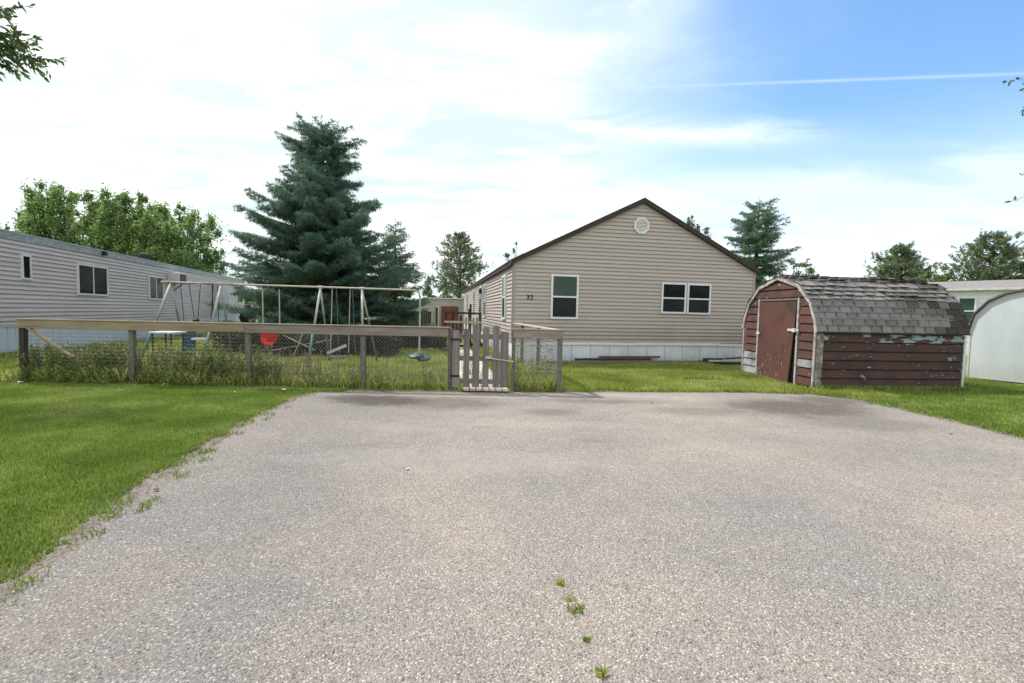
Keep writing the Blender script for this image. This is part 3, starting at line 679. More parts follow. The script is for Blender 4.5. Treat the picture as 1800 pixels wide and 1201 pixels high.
mb = MB(); mb.prism([TL.p(A0-.05, .07, 3.43), TL.p(A0-.05, -2.1, 3.56), TL.p(A0-.05, -4.25, 3.43), TL.p(A0-.05, -4.25, 3.46), TL.p(A0-.05, -2.1, 3.60), TL.p(A0-.05, .07, 3.465)], TL.u*(A1-A0+.1)); mb.build('roof', 'roof_metal', trailer)
mb = MB(); TL.box(mb, A0, A1, 0, .035, .862, .89); mb.build('starter_strip', 'white_aged', trailer)
mb = MB(); TL.box(mb, A1-.06, A1, 0, .045, .88, 3.24); mb.build('corner_post', 'corner_trim', trailer)
TL.window(trailer, .86, 1.24, 2.18, 2.88, 'n', 'glass_dark', fr=.05, proud=.07)
TL.window(trailer, 3.42, 5.24, 1.82, 2.87, 'v', 'glass_dark', 'glass_dark', .06, .07)
TL.window(trailer, 8.48, 9.90, 1.76, 2.80, 'v', 'glass_green', 'glass_green', .06, .07)
TL.window(trailer, 21.6, 22.9, 1.76, 2.86, 'v', 'glass_green', 'glass_dark', .06, .07)
mb = MB(); TL.box(mb, 10.5, 11.35, .0, .50, 2.62, 3.08); ac = mb.build('air_conditioner', 'white_aged', trailer, bevel=.012)
for k in range(7):
    mb = MB(); TL.box(mb, 10.55+k*.112, 10.61+k*.112, .501, .51, 2.68, 3.02); mb.build('grille_slat', 'wood_dark', ac)
mb = MB(); TL.box(mb, 10.45, 11.4, .02, .56, 2.57, 2.615); mb.bar(TL.p(10.9, .04, 2.2), TL.p(10.9, .5, 2.57), .04, .04); mb.build('bracket', 'wood_grey', trailer)
mb = MB(); mb.lathe(TL.p(10.7, -1.0, 3.50), [(.16, 0), (.16, .28), (.27, .30), (.27, .40), (.10, .46)], 12); mb.build('roof_vent', 'wood_dark', trailer)
mb = MB(); TL.box(mb, 16.9, 18.0, 0, .05, .86, 2.95); d_ = mb.build('door', 'white_aged', trailer)
mb = MB(); mb.hexa([TL.p(16.9, .05, .9), TL.p(16.94, .05, .9), TL.p(16.5, .95, .9), TL.p(16.46, .95, .9), TL.p(16.9, .05, 2.9), TL.p(16.94, .05, 2.9), TL.p(16.5, .95, 2.9), TL.p(16.46, .95, 2.9)]); mb.build('storm_door', 'skirt_white', trailer, label='pale storm door standing open')
mb = MB(); TL.box(mb, 4.9, 5.05, .04, .16, 3.28, 3.42); mb.build('lamp', 'black', trailer)
# dark covered grill by the far end
q = TL.p(20.4, 1.0, 0)
mb = MB(); mb.lathe(q, [(.42, .45), (.55, .80), (.42, 1.1), (.16, 1.25), (.14, 1.62), (.05, 1.68)], 12)
for s_ in ((-.3, -.3), (.3, -.3), (0, .35)): mb.bar(q+Vector((*s_, 0)), q+Vector((s_[0]*.6, s_[1]*.6, .6)), .05, .05)
o = mb.build('covered_grill', 'black', None, (q.x, q.y, 0), smooth=True); tag(o, 'black covered shape standing against the far end of the grey mobile home', 'grill')

# ---------------------------------------------------------------- red barn shed
SF = Wall((6.48, 10.29), 94.2, 1)      # front with the door, faces left
SS = Wall((6.48, 10.29), 4.4, -1)      # long side, faces the camera
shed = thing('garden_shed', (8.1, 11.7, 0), 'weathered red barn shed with curved shingle roof and closed plank door', 'shed')
half = [(-.06, 1.24), (.0, 1.50), (.18, 1.90), (.62, 2.29), (1.40, 2.52)]
prof = half+[(2.80-a, z) for a, z in half[-2::-1]]
def zroof(a):
    return np.interp(a, [q[0] for q in prof], [q[1] for q in prof])
body = [SF.p(.03, -.04, .02)]+[SF.p(min(max(a, .03), 2.77), -.04, z-.03) for a, z in prof]+[SF.p(2.77, -.04, .02)]
mb = MB(); mb.prism(body, SS.u*3.365); mb.build('wall', 'wood_dark', shed)
def flim(z):
    a = .05 if z <= 1.5 else float(np.interp(z, [q[1] for q in half], [q[0] for q in half]))+.05
    b_ = 2.80-a
    if z < 1.985: return [(a, .58), (2.13, b_)]
    return [(a, b_)]
def fsp(k, a):
    if a > 2 and k <= 2: return ('white_peeled', 'board with bare pale grey paint at the foot')
    if a < .6 and k == 2: return ('white_peeled', 'pale unpainted board near the foot of the front')
    return None
SF.boards(shed, .05, 1.98, .193, flim, 'front_board', .022, 'board', fsp)
SF.boards(shed, 1.985, 2.44, .193, flim, 'front_board', .022, 'board')
def ssp(k, a): return ('side_board_blue', 'top side board with patches of pale blue paint showing') if k == 5 else None
SS.boards(shed, .05, 1.22, .194, lambda z: [(.14, 3.38)], 'side_board', .024, 'board', ssp)
mb = MB(); SS.box(mb, 0.005, .14, .0, .035, 0, 1.22); mb.build('corner_board', 'trim_weathered', shed, label='weathered corner board with flaking pale paint')
mb = MB(); SF.box(mb, 0, .045, .0, .03, 0, 1.24); mb.build('corner_board', 'trim_dirty', shed)
mb = MB(); SF.box(mb, 2.755, 2.80, .0, .03, 0, 1.24); mb.build('corner_board', 'trim_dirty', shed)
mb = MB(); SS.box(mb, 3.385, 3.43, -.02, .03, 0, 1.22); mb.build('corner_board', 'skirt_white', shed)
for i in range(len(prof)-1):
    (a0, z0), (a1, z1) = prof[i], prof[i+1]; d = Vector((a1-a0, z1-z0)).normalized(); nn = Vector((d.y, -d.x))*.075
    mb = MB(); mb.prism([SF.p(a0, .0, z0), SF.p(a1, .0, z1), SF.p(a1+nn.x, .0, z1+nn.y), SF.p(a0+nn.x, .0, z0+nn.y)], SF.n*.045); mb.build('arch_trim', 'trim_dirty', shed)
mb = MB(); SF.box(mb, 2.085, 2.135, .0, .04, .0, 1.99); mb.build('door_trim', 'trim_dirty', shed)
mb = MB(); SF.box(mb, .565, .615, .0, .04, .0, 1.99); mb.build('door_trim', 'trim_dirty', shed)
mb = MB(); SF.box(mb, .615, 2.085, .0, .035, 1.94, 1.985); mb.build('door_trim', 'wood_grey', shed)
mb = MB(); mb.hexa([SF.p(.80, .03, .03), SF.p(2.10, .0, .03), SF.p(2.10, .03, .03), SF.p(.80, .06, .03), SF.p(.66, -.01, 1.93), SF.p(2.08, -.01, 1.93), SF.p(2.08, .02, 1.93), SF.p(.66, .02, 1.93)])
door = mb.build('door', 'door_board', shed)
mb = MB(); SF.box(mb, .52, .90, .045, .058, 1.235, 1.285); SF.box(mb, .60, .70, .058, .085, 1.215, 1.30); mb.build('latch', 'white_aged', door)
mb = MB(); SF.box(mb, 2.02, 2.16, .041, .05, 1.10, 1.16); mb.build('hinge', 'white_aged', door)
# shingles
path = [Vector(q) for q in half]; seg = [(path[i+1]-path[i]).length for i in range(4)]; tot = sum(seg)
def onpath(d):
    for i in range(4):
        if d <= seg[i] or i == 3:
            t_ = (path[i+1]-path[i])/seg[i]; return path[i]+t_*d, t_
        d -= seg[i]
def shingle_mesh(w, l, th, cur):
    mb = MB(); n = 3; vs = []
    for i in range(n+1):
        y_ = l*i/n; zt = cur*(1-i/n)**2
        vs += [(-w/2, y_, zt), (w/2, y_, zt+cur*.3*(i == 0)), (w/2, y_, zt+th), (-w/2, y_, zt+th)]
    fs = [(3, 2, 1, 0), (n*4, n*4+1, n*4+2, n*4+3)]
    for i in range(n):
        for k in range(4): fs.append((i*4+k, i*4+(k+1) % 4, (i+1)*4+(k+1) % 4, (i+1)*4+k))
    me = bpy.data.meshes.new('shingle'); me.from_pydata(vs, [], fs); me.update(); me.materials.append(MATS['shingle']); return me
sm_flat = [shingle_mesh(w, .20, .016, .003) for w in (.226, .232, .220)]
sm_curl = [shingle_mesh(w, .21, .022, c) for w, c in ((.222, .012), (.230, .024), (.212, .034), (.226, .018), (.218, .045))]
rows_ = []; d = 0.0
while d < .73: rows_.append((d, 0)); d += .143
d = .725
while d < tot-.02: rows_.append((d, 1)); d += .152
far = MB()
for r_, (d, top_) in enumerate(rows_):
    q, tv = onpath(d+.01); q2, tv = onpath(min(d+.10, tot))
    ncol = 14; off = (.12 if r_ % 2 else 0)
    for c in range(ncol+(1 if off else 0)):
        ax = -.06+c*.2465+.125-off
        w_ = 1.
        if ax < -.02 and off: ax, w_ = .0, .5
        if ax+.12 > 3.50: ax = 3.39; w_ = .55
        ax += random.gauss(0, .004)
        me = random.choice(sm_curl if top_ else sm_flat)
        base = SF.p(q.x, 0, q.y+.004)+SS.u*ax
        T = (-SF.n*0+SF.u*tv.x+Vector((0, 0, tv.y))).normalized(); X = SS.u.copy(); Nn = X.cross(T)
        base = base+Nn*(.006+.004*top_)
        R = Matrix((X*w_, T, Nn)).transposed().to_4x4()
        tl = Matrix.Rotation(-rad(3.5+(random.uniform(0, 4) if top_ else 0)), 4, 'X') @ Matrix.Rotation(rad(random.gauss(0, 1.2 if top_ else .6)), 4, 'Z')
        o = put('shingle', me, 'shingle', shed); 
        Mx = Matrix.Translation(base-shed.location) @ R @ tl
        o.matrix_local = Mx
        if c % 1 == 0:      # mirrored side, never seen: one joined part
            mq = SF.p(2.80-q.x, 0, q.y+.004)+SS.u*ax; T2 = (SF.u*(-tv.x)+Vector((0, 0, tv.y))).normalized()
            h2 = SS.u*.12*w_; N2 = T2.cross(SS.u)*.012
            far.hexa([mq-h2, mq+h2, mq+h2+T2*.18, mq-h2+T2*.18, mq-h2+N2, mq+h2+N2, mq+h2+T2*.18+N2*.3, mq-h2+T2*.18+N2*.3])
far.build('shingles', 'shingle', shed, kind='stuff')
mb = MB()
for i in range(len(prof)-1):
    (a0, z0), (a1, z1) = prof[i], prof[i+1]
    mb.hexa([SF.p(a0, .04, z0-.012), SF.p(a0, -3.46, z0-.012), SF.p(a1, -3.46, z1-.012), SF.p(a1, .04, z1-.012), SF.p(a0, .04, z0), SF.p(a0, -3.46, z0), SF.p(a1, -3.46, z1), SF.p(a1, .04, z1)])
mb.build('roof_deck', 'wood_dark', shed)
for k in range(14):
    mb = MB(); c = SF.p(1.40, 0, 2.535)+SS.u*(.05+k*.248); w = SF.u*.13; l = SS.u*.128; dz_ = Vector((0, 0, -.045)); u_ = Vector((0, 0, .012))
    rz_ = Vector((0, 0, random.uniform(0, .012)))
    mb.add([c-w-l+dz_, c-l+rz_, c+w-l+dz_, c-w+l+dz_+u_, c+l+u_, c+w+l+dz_+u_, c-w-l+dz_+u_, c-l+u_+rz_, c+w-l+dz_+u_], [(0, 1, 4, 3), (1, 2, 5, 4), (6, 7, 4, 3), (7, 8, 5, 4), (0, 1, 7, 6), (1, 2, 8, 7)])
    mb.build('ridge_shingle', 'shingle', shed)

# ---------------------------------------------------------------- white shed
WF = Wall((12.32, 13.0), -69, -1)
ws = thing('white_shed', (13.8, 12.4, 0), 'plain pale white barn shed with curved roof edge at the right of the picture', 'shed')
wh = [(-.06, 1.23), (.05, 1.72), (.33, 2.06), (.67, 2.25), (1.05, 2.34), (1.45, 2.40)]
wp = wh+[(2.9-a, z) for a, z in wh[-2::-1]]
mb = MB(); mb.prism([WF.p(-.02, 0, .03)]+[WF.p(a*.98+.02, 0, z-.02) for a, z in wp]+[WF.p(2.92, 0, .03)], -WF.n*3.2); mb.build('wall', 'white_panel', ws)
for a0 in (.0, 1.22, 2.44):
    mb = MB(); WF.box(mb, a0-.012, a0+.012, 0, .012, .03, min(1.22 if a0 < .1 else 2.0, 2.2)); mb.build('batten', 'white_aged', ws)
for i in range(len(wp)-1):
    (a0, z0), (a1, z1) = wp[i], wp[i+1]; mb = MB()
    mb.hexa([WF.p(a0, .06, z0-.005), WF.p(a0, -3.25, z0-.005), WF.p(a1, -3.25, z1-.005), WF.p(a1, .06, z1-.005), WF.p(a0, .06, z0+.045), WF.p(a0, -3.25, z0+.045), WF.p(a1, -3.25, z1+.045), WF.p(a1, .06, z1+.045)])
    mb.build('roof_panel', 'wood_grey', ws)

# ---------------------------------------------------------------- white trailer behind the sheds
RW = Wall((19.86, 22.55), -54.8, -1)
rt_ = thing('trailer_home', (22, 23, 0), 'white mobile home with pale shingle roof behind the two sheds', 'mobile home')
mb = MB(); mb.prism([RW.p(-6, -.001, 0), RW.p(-6, -.001, 2.95), RW.p(-6, -2.2, 3.34), RW.p(-6, -4.4, 2.95), RW.p(-6, -4.4, 0)], RW.u*18); mb.build('wall', 'white_vinyl', rt_)
RW.boards(rt_, .6, 2.88, .19, lambda z: [(-6, 12)], 'white_vinyl', .02)
mb = MB(); mb.prism([RW.p(-6.2, .18, 2.93), RW.p(-6.2, -2.2, 3.38), RW.p(-6.2, -4.6, 2.93), RW.p(-6.2, -4.6, 3.0), RW.p(-6.2, -2.2, 3.46), RW.p(-6.2, .18, 3.0)], RW.u*18.4); mb.build('roof', 'roof_shingle_grey', rt_)
mb = MB(); RW.box(mb, -6.2, 12.2, .18, .21, 2.90, 3.0); mb.build('eave_board', 'white_aged', rt_)
RW.window(rt_, .60, 1.25, 1.35, 2.62, 'h', 'glass_green', 'glass_green', .07, .06)

# ---------------------------------------------------------------- grey building, brown fence, deck far behind
gb = thing('outbuilding', (-7, 40, 0), 'low grey building with reddish door beyond the yard', 'building')
BW = Wall((-11.2, 38.0), 0, -1)
mb = MB(); BW.box(mb, 0, 4.25, -5, 0, 0, 1.92); mb.build('wall', 'building_grey', gb, label='lower left wing')
mb = MB(); BW.box(mb, 4.25, 8.9, -5, .01, 0, 2.44); mb.build('wall', 'building_grey', gb, label='taller right wing')
mb = MB(); BW.box(mb, -.1, 4.24, -5, .12, 1.92, 1.99); mb.build('roof', 'white_aged', gb)
mb = MB(); BW.box(mb, 4.2, 9.0, -5, .12, 2.44, 2.52); mb.build('roof', 'white_aged', gb)
mb = MB(); BW.box(mb, 5.62, 6.95, .01, .06, 0, 1.86); mb.build('door', 'door_brick', gb)
mb = MB(); BW.box(mb, 5.2, 5.45, .01, .2, 0, 1.9); mb.build('post', 'white_aged', gb)
for k in range(9):
    mb = MB(); BW.box(mb, 4.26, 8.88, .011, .025, .2+k*.25, .21+k*.25); mb.build('siding_board', 'building_grey', gb)
bf = thing('board_fence', (-6.8, 33, 0), 'brown vertical board fence in front of the low grey building', 'fence')
for k in range(20):
    mb = MB(); x0 = -8.2+k*.142; mb.box(x0, x0+.128, 33, 33.02+.01*(k % 2), .05, 1.42+random.uniform(-.02, .02)); mb.build('board', 'wood_dark', bf)
for px_ in (-8.0, -5.15, -5.45):
    mb = MB(); mb.box(px_-.07, px_+.07, 32.86, 32.99, 0, 1.75); mb.build('post', 'wood_dark' if px_ != -5.45 else 'wood_pale', bf)
mb = MB(); mb.box(-8.2, -5.36, 32.9, 32.98, 1.36, 1.44); mb.build('rail', 'wood_dark', bf)
dk = thing('deck', (-2.5, 21, 0), 'small wooden deck with dark railing at the left side of the house', 'deck')
mb = MB(); mb.box(-2.75, -1.25, 19.6, 22, .42, .50); mb.build('platform', 'wood_grey', dk)
for x_, y_, z_ in ((-2.7, 19.65, 1.50), (-2.1, 19.65, 1.36), (-1.32, 19.65, 1.50), (-2.7, 21.9, 1.55), (-1.9, 21.9, 1.85), (-1.75, 19.68, 1.62)):
    mb = MB(); mb.box(x_-.045, x_+.045, y_-.045, y_+.045, 0, z_); mb.build('post', 'wood_dark', dk)
for z_, mt_ in ((1.46, 'wood_dark'), (1.10, 'wood_pale')):
    mb = MB(); mb.box(-2.75, -1.27, 19.56, 19.60, z_-.05, z_+.03); mb.build('rail', mt_, dk)
mb = MB(); mb.box(-2.75, -2.71, 19.7, 21.9, 1.42, 1.5); mb.build('rail', 'wood_dark', dk)
for k in range(9):
    mb = MB(); mb.box(-2.66+k*.15, -2.60+k*.15, 19.61, 19.63, .5, 1.02+.25*(k > 3)); mb.build('baluster', 'wood_grey', dk)
mb = MB(); mb.box(-2.65, -1.8, 19.2, 19.58, .18, .24); mb.box(-2.65, -1.8, 18.9, 19.2, .04, .10); mb.build('step', 'wood_pale', dk)
# path: pale boards on the ground from gate to deck
pth = bpy.data.objects.new('path', None); COL.objects.link(pth); pth['kind'] = 'structure'; pth.location = (-.5, 10, 0)
for k in range(38):
    yy = 9.86+k*.25; cx_ = -.50-(yy-9.4)*.165; w_ = .43
    mb = MB(); mb.box(cx_-w_, cx_+w_, yy, yy+.232, .0, .03+random.uniform(0, .008)); mb.build('board', 'path_boards', pth)
pal = thing('pallet', (-.47, 9.4, 0), 'pale slatted wood pallet lying flat under the gate', 'pallet')
for k in range(7):
    xx = -.90+k*.125; mb = MB(); mb.hexa([(xx, 9.08, .040), (xx+.105, 9.08, .040), (xx+.03, 9.80, .040), (xx-.075, 9.80, .040), (xx, 9.08, .062), (xx+.105, 9.08, .062), (xx+.03, 9.80, .062), (xx-.075, 9.80, .062)]); mb.build('slat', 'wood_pale', pal)
for yy in (9.12, 9.70):
    mb = MB(); mb.box(-.93, -.05, yy, yy+.05, .008, .039); mb.build('bearer', 'wood_dark', pal)

# ---------------------------------------------------------------- chain link fence
def chainlink(mb, p0, p1, z0, z1, s=.070, r=.0037):
    p0 = Vector(p0); p1 = Vector(p1); L = (p1-p0).length; u = (p1-p0)/L; nseg = int((z1-z0)/(s/2)); n = u.cross(Vector((0, 0, 1)))
    k = 0
    while k*s < L:
        vs = []; fs = []
        for i in range(nseg+1):
            off = (s/2 if (i+0) % 2 else -s/2)+0.0
            q = p0+u*min(max(k*s+s/2+off*.98, 0), L)+Vector((0, 0, z0+i*s/2))+n*(.002 if i % 2 else -.002)
            for a in range(3): vs.append(q+(n*math.cos(a*2.094)+u*math.sin(a*2.094))*r)
            if i:
                for a in range(3): fs.append((i*3-3+a, i*3-3+(a+1) % 3, i*3+(a+1) % 3, i*3+a))
        mb.add(vs, fs); k += 1
YF = 9.27
fence = thing('wire_fence', (-5.3, YF, 0), 'long chain link fence with wood top rail left of the gate', 'fence')
mb = MB(); chainlink(mb, (-9.42, YF+.03, 0), (-1.2, YF+.03, 0), .04, 1.08); mb.build('chain_link', 'wire', fence, kind='stuff')
def railbit(x0, x1, z, mt_, par, lb=None, y=YF):
    mb = MB(); mb.hexa([(x0, y-.045, z-.155), (x1, y-.045, z-.155), (x1, y-.008, z-.155), (x0, y-.008, z-.155), (x0, y-.045, z), (x1, y-.045, z), (x1, y-.008, z), (x0, y-.008, z)])
    mb.build('rail', mt_, par, bevel=.004, label=lb)
railbit(-9.46, -5.13, 1.205, 'wood_tan', fence, 'newer tan board'); railbit(-5.125, -1.22, 1.20, 'wood_rail', fence, 'older grey board')
for x0, x1, mt_ in ((-9.48, -7.1, 'wood_tan'), (-7.095, -5.0, 'wood_tan'), (-4.995, -3.0, 'wood_rail'), (-2.995, -1.19, 'wood_rail')):
    mb = MB(); mb.box(x0, x1, YF-.06, YF+.08, 1.207, 1.232); mb.build('cap_board', mt_, fence, bevel=.003)
for x_, w_, lb in ((-9.42, .105, None), (-7.33, .085, None), (-5.09, .095, None), (-2.87, .085, None), (-1.19, .08, None)):
    mb = MB(); ln = random.uniform(-.01, .01) if x_ > -9 else -.045
    mb.hexa([(x_-w_/2+ln, YF-.003, 0), (x_+w_/2+ln, YF-.003, 0), (x_+w_/2+ln, YF+.09, 0), (x_-w_/2+ln, YF+.09, 0), (x_-w_/2, YF-.003, 1.205), (x_+w_/2, YF-.003, 1.205), (x_+w_/2, YF+.09, 1.205), (x_-w_/2, YF+.09, 1.205)])
    mb.build('post', 'wood_dark' if x_ < -9 else 'wood_grey', fence, bevel=.006)
mb = MB(); mb.bar((-9.30, YF-.02, 1.08), (-8.45, YF+.0, .50), .035, .085, (0, 1, 0)); mb.build('brace', 'wood_tan', fence)
fence2 = thing('wire_fence', (.6, YF, 0), 'short chain link fence panel right of the gate, turning back to the house', 'fence')
mb = MB(); chainlink(mb, (.06, YF+.03, 0), (.94, YF+.03, 0), .04, 1.06); chainlink(mb, (.93, YF+.1, 0), (.12, 14.1, 0), .04, 1.1); mb.build('chain_link', 'wire', fence2, kind='stuff')
mb = MB(); mb.box(.02, .98, YF-.045, YF-.008, 1.05, 1.20); mb.build('rail', 'wood_rail', fence2, bevel=.004)
mb = MB(); mb.box(.0, 1.01, YF-.06, YF+.08, 1.203, 1.225); mb.build('cap_board', 'wood_rail', fence2, bevel=.003)
mb = MB(); mb.hexa([(.86, YF+.09, 1.19), (.99, YF+.09, 1.19), (.14, 14.2, 1.20), (.01, 14.2, 1.20), (.86, YF+.09, 1.215), (.99, YF+.09, 1.215), (.14, 14.2, 1.225), (.01, 14.2, 1.225)]); mb.build('cap_board', 'wood_pale', fence2)
for x_, y_, w_ in ((.035, YF, .07), (.925, YF, .10), (.62, 11.2, .09), (.28, 13.1, .09)):
    mb = MB(); mb.box(x_-w_/2, x_+w_/2, y_-.003, y_+.09, 0, 1.19); mb.build('post', 'wood_grey', fence2, bevel=.006)
gate = thing('gate', (-.55, YF-.05, 0), 'grey picket gate with a metal latch bar', 'gate')
for x0, x1, zt, zb, tl in ((796, 807, 1.17, .08, 0), (815, 824.5, 1.21, .085, 0), (831, 842, 1.30, .09, 0), (849, 858.5, 1.25, .09, 0), (866, 877, 1.28, .09, .01), (880, 893, 1.17, .095, 0)):
    X0, X1 = (x0-900)/850*9.2-.003, (x1-900)/850*9.2+.013
    mb = MB(); e_ = random.uniform(.005, .02)
    mb.prism([(X0+tl, YF-.075, zb), (X1+tl, YF-.075, zb), (X1, YF-.075, zt-e_), ((X0+X1)/2, YF-.075, zt), (X0, YF-.075, zt-e_*.6)], (0, .020, 0)); mb.build('picket', 'wood_picket', gate, bevel=.002)
for z_ in (.20, .64, 1.06):
    mb = MB(); mb.box(-1.12, -.06, YF-.053, YF-.015, z_-.045, z_+.045); mb.build('rail', 'wood_picket', gate)
mb = MB(); mb.bar((-.47, YF-.095, .665), (.04, YF-.085, .60), .02, .025, (0, 1, 0)); lb_ = mb.build('latch_bar', 'galvanised', gate)
mb = MB(); mb.box(-.50, -.40, YF-.10, YF-.078, .645, .69); mb.build('latch_plate', 'galvanised', gate)
for z_ in (1.0, .3):
    mb = MB(); mb.box(-1.17, -1.0, YF-.083, YF-.0775, z_-.02, z_+.02); mb.build('hinge', 'black', gate)

# ---------------------------------------------------------------- swing set
YS = 11.9
sw = thing('swing_set', (-5.6, YS, 0), 'old long tube swing set with four A shaped legs in the fenced yard', 'swing set')
def zb(x): return 2.10-(x+8.5)*.012
mb = MB(); mb.tube([(-8.62, YS, zb(-8.6)), (-6.85, YS, zb(-6.85))], .027); mb.build('beam', 'tube_rust', sw, label='rusty left beam', smooth=True)
mb = MB(); mb.tube([(-6.85, YS, zb(-6.85)), (-3.0, YS, zb(-3)), (-2.42, YS, zb(-2.4)), (-2.30, YS-.02, 1.97), (-2.27, YS-.02, 1.83)], .023); mb.build('beam', 'tube_tan', sw, label='tan right beam bent down at its end', smooth=True)
for tx, fx0, rx0 in ((-8.39, -8.60, -8.67), (-7.16, -7.13, -7.45), (-4.72, -4.70, -4.86), (-3.70, -3.40, -3.57)):
    for fx1, fy1 in ((fx0, 11.0), (rx0, 12.9)):
        T_ = Vector((tx, YS, zb(tx)-.03)); F1 = Vector((fx1, fy1, 0)); mid = F1.lerp(T_, .56)
        mb = MB(); mb.tube([mid, T_], .030 if fy1 < 12 else .024); lg = mb.build('leg', 'tube_white', sw, smooth=True)
        mb = MB(); mb.tube([F1, mid], .033 if fy1 < 12 else .026); mb.build('leg_sleeve', 'tube_green', lg, smooth=True)
    mb = MB(); mb.tube([(tx-.06, YS, zb(tx)), (tx+.06, YS, zb(tx))], .034); mb.build('bracket', 'tube_rust' if tx < -7 else 'tube_white', sw)
def chain(mb, p, q, r=.008): mb.tube([p, q], r, 5)
sgrp = 'swings hanging from the swing set'
def swing(label, loc): return thing('swing', loc, label, 'swing', sgrp)
s1 = swing('narrow black swing with two chains meeting at a small seat, left on the set', (-7.78, YS, 1.15))
for a_, b_ in ((-7.94, -7.82), (-7.66, -7.74)):
    mb = MB(); chain(mb, (a_, YS, 2.06), (b_, YS, 1.20)); mb.build('chain', 'black', s1)
mb = MB(); mb.lathe((-7.78, YS, 1.12), [(.03, 0), (.075, .03), (.075, .08), (.03, .11)], 10); mb.build('seat', 'black', s1)
s2 = swing('teal plastic toddler swing with high back behind the left fence', (-7.5, YS-.2, .5))
for a_ in (-8.15, -7.35):
    mb = MB(); chain(mb, (a_, YS, 2.06), (a_+(.2 if a_ < -7.8 else -.0), YS-.15, .8)); mb.build('chain', 'black', s2)
mb = MB(); mb.prism([(-8.02, YS-.12, .98), (-7.74, YS-.12, .98), (-7.70, YS-.22, .42), (-8.04, YS-.22, .42)], (0, .06, 0)); mb.build('back', 'plastic_teal', s2, bevel=.015)
mb = MB(); mb.box(-8.06, -7.66, YS-.55, YS-.18, .36, .44); mb.build('seat', 'plastic_teal', s2, bevel=.015)
mb = MB(); mb.box(-8.04, -7.72, YS-.13, YS-.05, .96, 1.01); mb.build('top_edge', 'plastic_green', s2)
mb = MB(); mb.box(-7.72, -7.42, YS-.30, YS-.10, .72, .76); mb.build('tray', 'plastic_white', s2)
s3 = swing('black looped footrest swing hanging beside the teal toddler swing', (-7.3, YS, .5))
for a_ in (-7.35, -7.22):
    mb = MB(); chain(mb, (a_-.02, YS, 2.05), (a_, YS, .50), .010); mb.build('rod', 'black', s3)
mb = MB(); mb.tube([(-7.55, YS-.1, .52), (-7.55, YS-.1, .44), (-7.15, YS-.1, .42), (-7.04, YS-.1, .48), (-7.06, YS-.1, .62)], .022); mb.build('seat', 'black', s3, smooth=True)
s4 = swing('red round plastic seat swing on two tan rods behind the middle fence post', (-5.9, YS-.1, .75))
for a_ in (-6.14, -5.73):
    mb = MB(); mb.tube([(a_, YS, 1.98), (a_+.03, YS-.05, .92)], .016, 6); mb.build('rod', 'tube_tan', s4)
mb = MB(); mb.lathe((-5.95, YS-.08, .79), [(.02, -.10), (.13, -.09), (.16, -.02), (.18, .03), (.19, .035), (.18, .015), (.15, -.035), (.06, -.08)], 20, (.15, -1, .30)); mb.build('seat', 'plastic_red', s4, smooth=True)
for a_ in (0., 1.57, .785, 2.355):
    c_ = Vector((-5.95, YS-.08, .79)); d_ = Vector((math.cos(a_), -.3*math.sin(a_)*.3, math.sin(a_)))*.12
    mb = MB(); mb.bar(c_-d_+Vector((0, .03, 0)), c_+d_+Vector((0, .03, 0)), .012, .03, (0, 1, 0)); mb.build('rib', 'plastic_red', s4)
s5 = swing('weathered two seat glider swing hanging in the right bay of the set', (-4.2, YS, .4))
for a_, b_ in ((-4.43, 'tube_white'), (-4.33, 'tube_green'), (-3.99, 'tube_white'), (-3.93, 'tube_green')):
    mb = MB(); mb.tube([(a_, YS, 2.02), (a_+.01, YS+(.15 if b_ == 'tube_green' else -.15), .48)], .010, 6); mb.build('rod', b_, s5)
mb = MB(); mb.hexa([(-4.42, YS-.35, .36), (-4.0, YS-.35, .37), (-4.0, YS-.13, .37), (-4.42, YS-.13, .36), (-4.42, YS-.35, .385), (-4.0, YS-.35, .395), (-4.0, YS-.13, .395), (-4.42, YS-.13, .385)]); mb.build('seat', 'wood_grey', s5)
mb = MB(); mb.bar((-4.45, YS-.3, .46), (-4.0, YS-.25, .66), .03, .07); mb.build('backrest', 'wood_pale', s5)
s6 = swing('green double disc seat hanging on a thin pole from the right end of the set', (-2.27, YS, .4))
mb = MB(); mb.tube([(-2.27, YS-.02, 1.84), (-2.28, YS-.02, .62)], .020, 8); mb.tube([(-2.28, YS-.02, .62), (-2.27, YS-.02, .25)], .032, 8); mb.build('rod', 'tube_white', s6)
for c_, ax_ in (((-2.36, YS-.05, .42), (-.12, -.28, 1)), ((-2.18, YS-.03, .36), (.10, -.22, 1))):
    mb = MB(); mb.lathe(c_, [(.03, -.03), (.17, -.02), (.20, .02), (.16, .04), (.04, .06)], 18, ax_); mb.build('seat', 'plastic_green', s6, smooth=True)
# white table in the yard
tb = thing('garden_table', (-7.55, 10.6, 0), 'white topped small garden table behind the left fence', 'table')
mb = MB(); mb.box(-7.80, -7.30, 10.35, 10.85, .93, .965); mb.build('tabletop', 'plastic_white', tb, bevel=.006)
for x_, y_ in ((-7.75, 10.4), (-7.35, 10.4), (-7.75, 10.8), (-7.35, 10.8)):
    mb = MB(); mb.tube([(x_, y_, 0), (x_, y_, .93)], .018, 6); mb.build('leg', 'wood_dark', tb)
